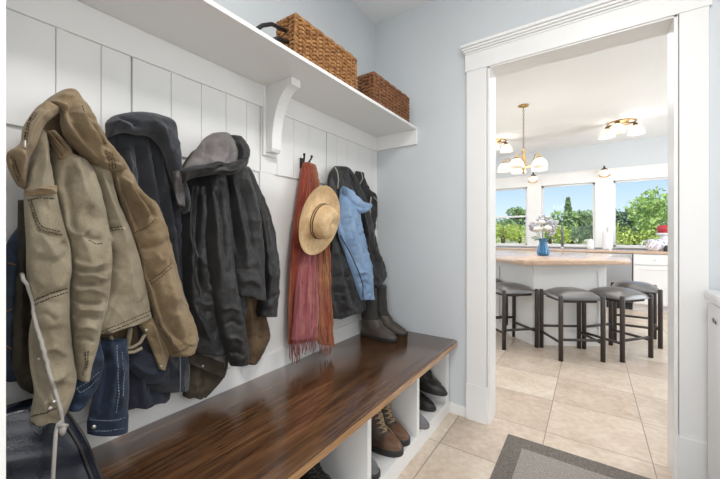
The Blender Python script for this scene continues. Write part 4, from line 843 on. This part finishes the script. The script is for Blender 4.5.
# ---------------------------------------------------------------- vase with flowers
vz = (.881, 4.752, .935)
va = thing('flower_vase', 'blue ribbed glass vase on the island top holding white flowers', 'vase', vz)
MB().lathe([(0, 0), (.055, 0), (.068, .02), (.070, .06), (.055, .11), (.040, .15), (.042, .185), (.055, .215), (.050, .213), (.036, .18), (.034, .15), (.048, .11), (.062, .06), (.05, .015), (0, .012)], n=48, fl=lambda a, i: .05*math.cos(12*a)).build('vase_glass', M['blueglass'], va, True)
def bloom(p, r, m, kind, label, grp):
    t = thing('flower', label, 'flower', (vz[0], vz[1], vz[2]+.03), 0, grp); q = Vector(p)
    MB().tube([(0.015*p[0]/.1, .01, 0), (p[0]*.25, p[1]*.25, .14), (p[0]*.7, p[1]*.7, p[2]*.75), tuple(q*.98)], .003, 6).build('stem', M['leaf'], t, True)
    b = MB()
    if kind == 0:
        for k in range(26):
            a = k*2.4; f = k/26; el = .2+1.2*f; d = Vector((math.cos(a)*math.cos(el), math.sin(a)*math.cos(el), math.sin(el)*.8-.2)); rot_ = d.to_track_quat('Z', 'Y').to_matrix()
            b.ball(q+d*r*(.62-.2*f), r*.42, 1, (1, .9, .28), rot_)
        b.ball(q, r*.5, 2)
    else:
        for k in range(60):
            d = Vector(rng.normal(size=3)).normalized(); b.ball(q+d*r*random.uniform(.75, 1), r*.2, 1)
    b.build('petals', m, t, True); return t
places = [((-.05, -.05, .30), .075, 'petal', 0, 'large cream white bloom at the front left of the vase'), ((.05, -.055, .31), .072, 'petal', 0, 'large cream white bloom at the front right of the vase'), ((-.10, .02, .34), .068, 'petal2', 1, 'greyish lilac bloom at the left edge of the bouquet'), ((.0, .03, .42), .072, 'petal2', 1, 'greyish lilac bloom at the top of the bouquet'), ((.10, .01, .36), .070, 'petal2', 1, 'greyish lilac bloom at the right edge of the bouquet'), ((-.01, -.05, .385), .06, 'petal', 0, 'smaller cream bloom in the upper middle of the bouquet'), ((.085, -.03, .265), .055, 'petal2', 1, 'low lilac bloom at the right above the vase rim')]
for p_, r_, mm, kd, lb in places: bloom(p_, r_, M[mm], kd, lb, 'flowers in the blue vase')
lf = thing('leaf_sprig', 'green leaf sprig hanging over the left rim of the blue vase', 'leaves', (vz[0], vz[1], vz[2]+.03))
b = MB()
for k, (x, y, z) in enumerate([(-.085, -.04, .19), (-.06, -.06, .175), (-.10, .0, .205), (.06, -.06, .20)]):
    d = Vector((x, y, -.03)).normalized(); b.ball((x, y, z), .042, 2, (1, .8, .12), d.to_track_quat('X', 'Z').to_matrix())
b.build('leaf', M['leaf'], lf, True); MB().tube([(0, 0, 0), (-.02, -.01, .14), (-.07, -.04, .18)], .003, 6).build('stem', M['leaf'], lf, True)
# ---------------------------------------------------------------- kitchen lamps
def bowl(b, c, r, h, rot_=None):
    b.lathe([(.012, h), (r*.55, h*.86), (r*.85, h*.5), (r, .0), (r*.97, -.002), (r*.82, h*.46), (r*.5, h*.8), (.008, h*.93)], c, 28, rot_, lambda a, i: .025*math.cos(14*a) if 1 < i < 6 else 0)
ch = thing('chandelier', 'brass chandelier with frosted glass shades hanging over the island', 'chandelier', (.672, 4.659, ZC))
MB().lathe([(0, 0), (.065, 0), (.06, -.012), (.02, -.025), (0, -.026)], n=24).build('canopy', M['brass'], ch, True)
b = MB()
zc_ = -.025
while zc_ > -.545:
    a = int(round(-zc_/.026)) % 2; pts = [(math.cos(q)*.009*(a == 0), math.cos(q)*.009*(a == 1), zc_-.016+math.sin(q)*.018) for q in np.linspace(0, 2*PI, 13)]; b.tube(pts, .0024, 6, False); zc_ -= .027
b.build('chain', M['bronze'], ch, True)
MB().lathe([(0, -.545), (.012, -.55), (.02, -.58), (.014, -.62), (.03, -.66), (.034, -.74), (.026, -.80), (.012, -.83), (.018, -.85), (0, -.875)], n=20).build('stem_column', M['brass'], ch, True)
for k in range(5):
    a = math.radians(36+72*k+6); d = Vector((math.cos(a), math.sin(a), 0))
    ar = MB().tube([tuple(d*.02+Vector((0, 0, -.75))), tuple(d*.07+Vector((0, 0, -.79))), tuple(d*.13+Vector((0, 0, -.74))), tuple(d*.16+Vector((0, 0, -.665))), tuple(d*.19+Vector((0, 0, -.64))), tuple(d*.215+Vector((0, 0, -.665))), tuple(d*.22+Vector((0, 0, -.70)))], .007, 8).lathe([(.0, .02), (.026, .015), (.03, -.006), (0, -.006)], tuple(d*.22+Vector((0, 0, -.70))), 16).build('arm', M['brass'], ch, True)
    b = MB(); bowl(b, tuple(d*.22+Vector((0, 0, -.815))), .092, .11); b.build('shade', M['shade'], ch, True)
def flush(loc, label, angs):
    t = thing('ceiling_light', label, 'ceiling light', loc, 0, 'brass ceiling lights in the kitchen')
    b = MB().lathe([(0, 0), (.09, 0), (.085, -.02), (.03, -.03), (0, -.03)], n=24); b.tube([(math.cos(q)*.16, math.sin(q)*.16, -.022) for q in np.linspace(0, 2*PI, 33)], .012, 8, False); b.build('canopy', M['brass'], t, True)
    for a in angs:
        d = Vector((math.cos(a), math.sin(a), 0)); MB().tube([tuple(d*.05+Vector((0, 0, -.022))), tuple(d*.13+Vector((0, 0, -.03))), tuple(d*.17+Vector((0, 0, -.06)))], .009, 8).lathe([(0, .03), (.022, .02), (.034, -.012), (0, -.012)], tuple(d*.17+Vector((0, 0, -.06))), 16).build('arm', M['bronze'], t, True)
        b = MB(); bowl(b, tuple(d*.18+Vector((0, 0, -.20))), .10, .135); b.build('shade', M['shade'], t, True)
    return t
flush((1.74, 6.10, ZC), 'brass ceiling light with three frosted shades, right of the chandelier', [math.radians(20), math.radians(165), math.radians(250)])
flush((.02, 6.1, ZC), 'brass ceiling light half hidden by the left door jamb, behind the chandelier', [math.radians(30), math.radians(150), math.radians(270)])
def sconce(x, label):
    t = thing('wall_sconce', label, 'sconce', (x, KW-.03, 2.29), 0, 'sconces above the window posts')
    MB().lathe([(0, .13), (.012, .12), (.016, .09), (.05, .06), (.055, .05), (0, .05)], (0, -.07, 0), 18).box(-.03, .0, -.03, .03, .03, .09, .004).build('cap', M['bronze'], t, True)
    MB().lathe([(.02, .05), (.075, .035), (.098, 0), (.085, -.04), (.05, -.065), (0, -.072)], (0, -.105, 0), 24).build('shade', M['shade'], t, True)
    MB().tube([(math.sin(q)*.098, -.105-.03, -math.cos(q)*.078-.005) for q in np.linspace(-1.0, 1.0, 15)], .009, 8).build('arc', M['brass'], t, True)
    return t
sconce(.45, 'glowing glass sconce on the post left of the middle window')
sconce(1.572, 'glowing glass sconce on the post right of the middle window')
# ================================================================ outdoors
def grassmat():
    m = mat('sunlit_grass', (.3, .36, .1), .9); v = coords(m); n = noise(m, v, .12, 5, .65)
    L(m, ramp(m, n, [(.3, (.42, .46, .16)), (.5, (.58, .56, .28)), (.62, (.66, .58, .36)), (.75, (.55, .38, .25))]), bsdf(m).inputs['Base Color']); return m
MB().box(-120, 8.0, -.25, 120, 220, -.10).struct('ground_outside', grassmat())
def leafmat(name, a, c):
    m = mat(name, a, .6, Subsurface_Weight=0); v = coords(m); L(m, ramp(m, noise(m, v, 1.2, 3), [(.3, a), (.7, c)]), bsdf(m).inputs['Base Color']); return m
LM = [leafmat('bright_leaves', (.22, .34, .08), (.40, .52, .18)), leafmat('mid_leaves', (.17, .26, .10), (.30, .40, .19)), leafmat('dark_leaves', (.11, .18, .10), (.20, .28, .16)), leafmat('yellow_leaves', (.30, .38, .06), (.48, .54, .14))]
bark = mat('bark', (.09, .065, .045), .9)
def tree(x, y, h, r, mi, kind, label, grp='trees beyond the kitchen windows'):
    t = thing('tree' if kind != 'bush' else 'bush', label, 'tree' if kind != 'bush' else 'bush', (x, y, -.10), 0, grp if kind != 'bush' else 'bushes beyond the kitchen windows')
    r_ = np.random.default_rng(int(abs(x*37+y*11)*10) % 100000); V = []; F = []
    if kind == 'cone': cs = [(0, 0, h*(.12+.86*f), r*(1-f)*.75+.16) for f in np.linspace(0, .97, 14)]
    elif kind == 'bush': cs = [(r_.uniform(-.7, .7)*r, r_.uniform(-.5, .5)*r, h*r_.uniform(.25, .7), r*.42) for _ in range(10)]
    else: cs = [(r_.uniform(-.62, .62)*r, r_.uniform(-.62, .62)*r, h*r_.uniform(.28, .86), r*r_.uniform(.3, .48)) for _ in range(16)]
    for cx_, cy_, cz_, cr in cs:
        for _ in range(int(150 if kind != 'bush' else 130)):
            d = r_.normal(size=3); d /= np.linalg.norm(d); p = np.array([cx_, cy_, cz_])+d*cr*r_.uniform(.6, 1.08)*np.array([1, 1, .8])
            if p[2] < .05: continue
            e = r_.normal(size=3); e /= np.linalg.norm(e); g = np.cross(e, r_.normal(size=3)); g /= np.linalg.norm(g); s_ = r_.uniform(.11, .27)*(1 if kind != 'bush' else .7); q = len(V)
            V += [p-e*s_, p+g*s_*.6, p+e*s_, p-g*s_*.6]; F.append((q, q+1, q+2, q+3))
        bm = bmesh.new()
    mesh_obj('crown', V, F, LM[mi], t)
    MB().tube([(0, 0, 0), (.05, 0, h*.4), (0, 0, h*.75)], [r*.07+.04, r*.05+.03, .03], 8).build('trunk', bark, t, True)
    return t
def at(u, y): t = (u-360)/FPX; return XC+y*(-sA+t*cA)/(cA+t*sA)
TR = [(488, 46, 3.3, 2.88, 1, 'round', 'mid green tree at the far left of the left kitchen window'), (520, 44, 4.9, 2.08, 1, 'round', 'mid green tree rising at the right edge of the left kitchen window'), (548, 50, 4.1, 2.24, 1, 'round', 'low green tree behind the flowers in the middle window'), (561, 46, 4.5, 2.08, 0, 'round', 'light green tree left of centre in the middle window'), (568, 43, 5.6, 0.96, 1, 'cone', 'narrow tall conifer in the centre of the middle window'), (580, 48, 4.0, 2.24, 2, 'round', 'dark green tree right of centre in the middle window'), (592, 46, 4.3, 2.08, 1, 'round', 'tree at the right edge of the middle window'), (622, 46, 4.2, 2.56, 2, 'round', 'dark tree at the left edge of the right window'), (638, 52, 4.6, 2.08, 2, 'cone', 'pointed dark conifer in the right window'), (648, 50, 4.3, 1.92, 1, 'cone', 'pale conifer in the middle of the right window'), (668, 40, 5.2, 3.36, 0, 'round', 'tall bright green tree at the right edge of the right window'), (680, 36, 5.0, 3.20, 0, 'round', 'bright green tree partly behind the right door jamb'), (607, 52, 4.2, 2.40, 1, 'round', 'tree behind the post between middle and right window'), (502, 52, 3.6, 2.40, 2, 'round', 'dark tree low behind the left kitchen window')]
for u, y, h, r, mi, kd, lb in TR: tree(at(u, y*1.35), y*1.35, (h-1.45)*1.35+1.3, r*1.35, mi, kd, lb)
for u, y, h, r, mi, lb in [(503, 34, 2.9, 2.4, 3, 'yellow-green bush low in the left kitchen window'), (520, 36, 2.6, 1.8, 3, 'yellow-green bush at the right of the left kitchen window'), (550, 36, 2.4, 1.9, 3, 'bright bush behind the vase in the middle window'), (572, 40, 2.2, 1.6, 1, 'green bush beside the conifer in the middle window'), (633, 34, 2.3, 2.1, 3, 'yellow-green bush in the right kitchen window'), (590, 38, 2.8, 1.5, 2, 'dark bush at the right of the middle window')]:
    tree(at(u, y*1.4), y*1.4, (h-1.45)*1.4+1.2, r*1.25, mi, 'bush', lb)
# ================================================================ light
wd = bpy.data.worlds.new('sky'); S.world = wd; wd.use_nodes = True; nt = wd.node_tree; bg = nt.nodes['Background']
tc = nt.nodes.new('ShaderNodeTexCoord'); sp_ = nt.nodes.new('ShaderNodeSeparateXYZ'); rp = nt.nodes.new('ShaderNodeValToRGB')
nt.links.new(tc.outputs['Generated'], sp_.inputs[0]); nt.links.new(sp_.outputs['Z'], rp.inputs['Fac']); nt.links.new(rp.outputs['Color'], bg.inputs['Color'])
e = rp.color_ramp.elements; e[0].position = 0; e[0].color = (.78, .88, 1, 1); e[1].position = .5; e[1].color = (.30, .51, .86, 1); q = e.new(.12); q.color = (.50, .67, .92, 1)
bg.inputs['Strength'].default_value = 1.25
def light(name, kind, loc, rot_, energy, size=None, col=(1, 1, 1), **k):
    l = bpy.data.lights.new(name, kind); l.energy = energy; l.color = col
    if kind == 'AREA': l.shape = 'RECTANGLE'; l.size, l.size_y = size
    for a, v in k.items(): setattr(l, a, v)
    o = bpy.data.objects.new(name, l); COL.objects.link(o); o.location = loc; o.rotation_euler = rot_; return o
light('sun', 'SUN', (0, 0, 20), (math.radians(48), 0, math.radians(25)), 5.0, col=(1, .95, .86), angle=.01)
light('rear_fill_light', 'AREA', (1.15, -2.18, 1.5), (math.radians(88), 0, 0), 46, (1.4, 1.4), (1, .985, .97))  # added area light at an unseen rear opening, brightens the mudroom
light('mudroom_top_fill', 'AREA', (1.5, .65, ZC-.02), (0, 0, 0), 27, (.45, .45), (1, .97, .94))  # added ceiling light without a fixture, lights the coats from above
light('side_fill_light', 'AREA', (2.61, .25, 1.6), (0, math.radians(88), 0), 13, (1.1, 1.2), (.97, .985, 1))  # added fill at an invented wall opening, lights the coats from the front
light('kitchen_top_fill', 'AREA', (.9, 4.4, ZC-.02), (0, 0, 0), 46, (2.6, 2.4), (.97, .98, 1))  # added broad fill under the kitchen ceiling, no fixture behind it
light('kitchen_side_window', 'AREA', (4.18, 5.4, 1.65), (0, math.radians(90), 0), 66, (1.5, 2.4), (.95, .98, 1))
light('kitchen_left_fill', 'AREA', (-2.58, 5.0, 1.6), (0, math.radians(-90), 0), 36, (1.5, 2.4), (.94, .97, 1))  # added fill panel on the closed left wall, no window there
light('kitchen_front_fill_lamp', 'AREA', (2.9, 3.2, ZC-.02), (0, 0, 0), 18, (1.2, 1.2), (.97, .98, 1))
for nm, lc in (('chandelier_bulbs', (.672, 4.659, 1.98)), ('ceiling_light_bulbs', (1.74, 6.10, 2.60)), ('ceiling_light_bulbs', (.02, 6.1, 2.60))):
    light(nm, 'POINT', lc, (0, 0, 0), 8, col=(1, .95, .88), shadow_soft_size=.12)
for sx_ in (.45, 1.572): light('sconce_bulb', 'POINT', (sx_, KW-.19, 2.24), (0, 0, 0), 1.6, col=(1, .86, .68), shadow_soft_size=.05)
vs = S.view_settings; vs.view_transform = 'Standard'; vs.look = 'None'; vs.gamma = 1; vs.use_curve_mapping = False; vs.exposure = 0
S.cycles.max_bounces = 8; S.cycles.diffuse_bounces = 5; S.cycles.transparent_max_bounces = 12
S.cycles.use_denoising = True; S.cycles.sample_clamp_indirect = 6
